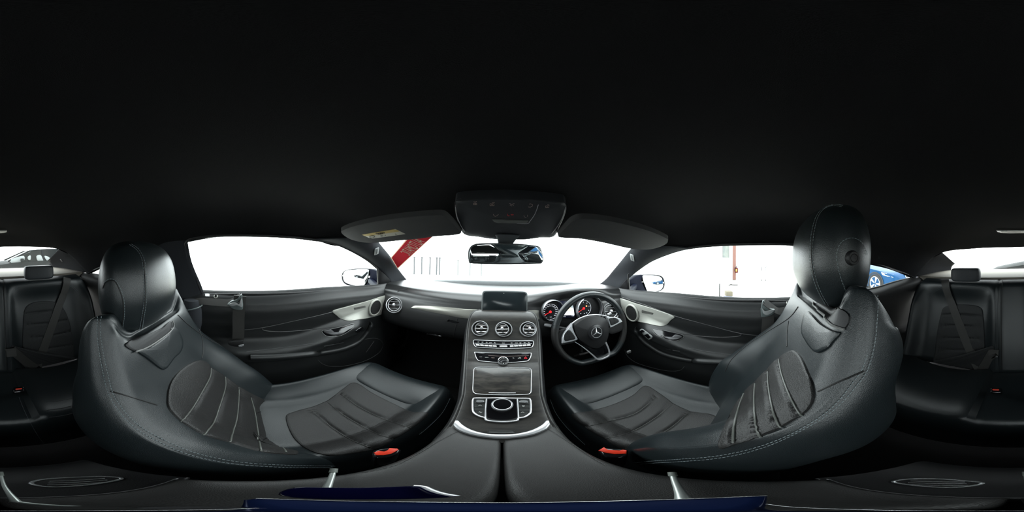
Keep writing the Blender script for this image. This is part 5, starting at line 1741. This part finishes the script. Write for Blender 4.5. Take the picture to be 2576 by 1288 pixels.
def car(name, label, pos, head_deg, paint, estate=False, L=4.6, H=1.42, grille=False):
    t = thing(name, label, 'car', pos)
    MM_ = Matrix.Translation(pos) @ Matrix.Rotation(R(head_deg), 4, 'Z')
    # stations: x from nose, z low, z shoulder, z bonnet centre, half width
    st_ = [(0.0, .28, .50, .52, .60), (.06, .22, .60, .64, .76), (.25, .18, .68, .74, .86), (.7, .18, .76, .83, .90), (1.3, .18, .84, .93, .905), (1.9, .18, .89, .96, .91),
           (2.8, .18, .92, .97, .91), (3.6, .18, .93, .97, .90), (4.2, .2, .92, .96, .86), (4.5, .25, .85, .90, .80), (4.6, .32, .70, .74, .68)]
    k = L / 4.6
    rows = []
    for x, zl, zs_, zc_, hw_ in st_:
        xx = L / 2 - x * k
        pts = [(-hw_ * .9, zl), (-hw_, zl + .10), (-hw_ * 1.0, (zl + zs_) / 2), (-hw_ * .985, zs_ - .03), (-hw_ * .93, zs_ + .02), (-hw_ * .5, zc_), (0, zc_ + .01),
               (hw_ * .5, zc_), (hw_ * .93, zs_ + .02), (hw_ * .985, zs_ - .03), (hw_, (zl + zs_) / 2), (hw_, zl + .10), (hw_ * .9, zl), (0, zl)]
        rows.append([MM_ @ V((xx, y, z)) for y, z in pts])
    bmb = MB().loft(rows, nu=2, nv=4, cu=True, cap=True)
    obj('car_body', bmb, paint, t)
    skin = BVHTree.FromPolygons(bmb.v, bmb.f)
    # greenhouse
    if estate: cab = [(1.55, .95, .80), (2.35, H - .05, .64), (2.9, H, .63), (3.6, H, .62), (4.05, H - .04, .60), (4.45, .95, .74)]
    else: cab = [(1.5, .95, .80), (2.3, H - .06, .62), (2.75, H, .60), (3.2, H - .02, .59), (3.75, H - .14, .60), (4.25, .96, .74)]
    gl = mat('car_window_dark', (.005, .006, .006), .3, spec=.05)
    sl_, rf_ = [], []
    for x, z, hw_ in cab:
        xx = L / 2 - x * k
        sl_.append((xx, z, hw_))
    rows = [[MM_ @ V((x, -.82, .90)), MM_ @ V((x, -(h_ + (.82 - h_) * .15), z - .03)), MM_ @ V((x, -h_ * .8, z)), MM_ @ V((x, 0, z + .012)), MM_ @ V((x, h_ * .8, z)), MM_ @ V((x, h_ + (.82 - h_) * .15, z - .03)), MM_ @ V((x, .82, .90))] for x, z, h_ in sl_]
    obj('window_glass', MB().loft(rows, nv=6), gl, t)
    rows2 = [[MM_ @ V((x, y * h_, z + .008 - .02 * y * y)) for y in (-1.02, -.8, -.4, 0, .4, .8, 1.02)] for x, z, h_ in sl_[1:-1]]
    obj('roof_panel', MB().loft(rows2, nu=2, nv=6), paint, t, solid=.02)
    for s in (-1, 1):
        for ix, w_ in (((2.3, .03), (3.0, .03)) if not estate else ((2.75, .04), (3.5, .04), (4.1, .05))):
            x = L / 2 - ix * k
            obj('window_pillar', MB().tube([MM_ @ V((x - .02, s * .835, .92)), MM_ @ V((x, s * .73, 1.15)), MM_ @ V((x, s * .64, H - .05))], w_, 8), paint if estate else PLASTIC, t)
        obj('front_pillar', MB().tube([MM_ @ V((L / 2 - 1.5 * k, s * .80, .95)), MM_ @ V((L / 2 - 2.3 * k, s * .635, H - .05)), MM_ @ V((L / 2 - 2.9 * k, s * .62, H - .02))], .03, 8), paint, t)
        m = MB().box((L / 2 - 1.95 * k, s * .98, .98), (.10, .18, .12), None, .03)
        m.v = [MM_ @ q_ for q_ in m.v]
        obj('side_mirror', m, paint, t)
        m = pad_side(MM_, s, L)
        # wheels
        for ax in (.80, 3.62):
            x = L / 2 - ax * k
            Mw_ = MM_ @ Matrix.Translation((x, s * .80, .33)) @ Matrix.Rotation(R(-90 * s), 4, 'X')
            w1 = obj('wheel', MB().lathe([(.22, .11), (.30, .125), (.325, .10), (.33, .05), (.33, -.05), (.30, -.08), (.2, -.08)], Mw_, 36), mat('tyre_rubber', (.012, .012, .013), .8), t)
            obj('wheel_arch', MB().lathe([(.345, .111), (.37, .116), (.39, .108)], Mw_, 36), PLASTIC, t)
            rm_ = MB().lathe([(.235, .10), (.24, .118), (.225, .122), (.215, .10), (.21, .02)], Mw_, 36)
            obj('rim', rm_, SATIN, w1)
            obj('brake_disc', MB().lathe([(.0001, .02), (.20, .02), (.21, 0)], Mw_, 24), mat('disc_dark', (.02, .02, .02), .5), w1)
            for q_ in range(5):
                a = 2 * math.pi * q_ / 5
                sp = MB()
                for db in (-.12, .12):
                    sp.tube([Mw_ @ V((.04 * math.cos(a), .04 * math.sin(a), .10)), Mw_ @ V((.22 * math.cos(a + db), .22 * math.sin(a + db), .108))], .017, 6)
                obj('wheel_spoke', sp, SATIN, w1)
        # headlamp
        hp_ = [(.10, .50, .60), (.16, .72, .655), (.36, .86, .70), (.52, .905, .72), (.46, .90, .64), (.30, .875, .60), (.14, .76, .56)]
        out = (MM_.to_3x3() @ V((.7, s * .7, .1))).normalized()
        P_ = []
        for a, b, c in hp_:
            q0 = MM_ @ V((L / 2 - a * k, s * b, c))
            h0 = skin.ray_cast(q0 + out * .6, -out)[0]
            P_.append((h0 if h0 is not None else q0) + out * .008)
        cc = sum(P_, V((0, 0, 0))) / len(P_)
        hb_ = MB().grid([P_ , [p.lerp(cc, .25) + out * .02 for p in P_], [p.lerp(cc, .95) + out * .03 for p in P_]], True)
        obj('headlamp', hb_, mat('headlamp_clear', (.45, .47, .46), .15, .4), t)
        for f in (.3, .6):
            lm = MB()
            c_ = P_[0].lerp(P_[3], f).lerp(P_[5], .3) + out * .03
            lm.lathe([(.04, 0), (.035, .012), (.0001, .015)], frame(c_, out.cross(V((0, 0, 1))), (0, 0, 1)), 14)
            obj('projector_lens', lm, mat('lamp_lens_white', (.75, .75, .72), .1), t)
        if grille:
            P_ = [MM_ @ V((L / 2 + .03 - abs(b) * .12, s * b, c)) for b, c in ((.03, .66), (.10, .675), (.30, .66), (.33, .62), (.28, .53), (.22, .505), (.06, .51), (.03, .55))]
            gr_ = obj('kidney_grille', MB().prism(P_, MM_.to_3x3() @ V((.05, 0, 0)), .004), mat('grille_black', (.01, .01, .012), .4), t)
            obj('grille_frame', MB().tube(P_, .013, 8, True), CHROME, gr_)
            sl2 = MB()
            for q_ in range(1, 7):
                yv = .03 + .29 * q_ / 7
                obj('grille_bar', MB().tube([MM_ @ V((L / 2 + .035 - yv * .12, s * yv, .655)), MM_ @ V((L / 2 + .035 - yv * .12, s * yv, .52))], .004, 5), mat('grille_bar_dark', (.05, .05, .055), .3, .6), gr_)
    m = [MM_ @ V((L / 2 + .005 - abs(y) * .12, y, z)) for y, z in ((-.45, .42), (.45, .42), (.36, .26), (-.36, .26))]
    obj('bumper_intake', MB().prism(m, MM_.to_3x3() @ V((.06, 0, 0)), .004), PLASTIC, t)
    return t


def pad_side(*a): return None


car('blue_car', 'metallic blue car with twin kidney grille parked behind the driver side quarter window', V((5.57, -4.37, -1.14)), 182, mat('metallic_blue_paint', (.008, .044, .110), .3, spec=.12), False, 4.6, 1.40, True)
car('dark_estate_car', 'dark estate car parked behind, seen through the left of the rear window', V((-1.45, -6.4, -1.14)), 0, mat('charcoal_car_paint', (.006, .007, .008), .5, spec=.03), True, 4.7, 1.35)

EW = Plane((0, 1, 0), -5.55)
t_ = [o for o in sc.objects if o.name == 'dark_estate_car'][0]
for pl in ([(27, 655), (33, 650), (60, 643.5), (58, 658), (30, 662)], [(70, 646), (77, 642.5), (77, 653), (71, 653)], [(92, 644), (102, 641.5), (107, 650), (108, 657), (95, 656)], [(112, 644), (122, 646), (127, 653), (118, 656)]):
    mb, nn = plate(EW, pl, .02, 0, .002, 3)
    obj('daylight_pane', mb, mat('pane_daylight', (.12, .13, .13), .4), t_)  # opaque pale plates: daylight showing through the car's windows, painted as colour
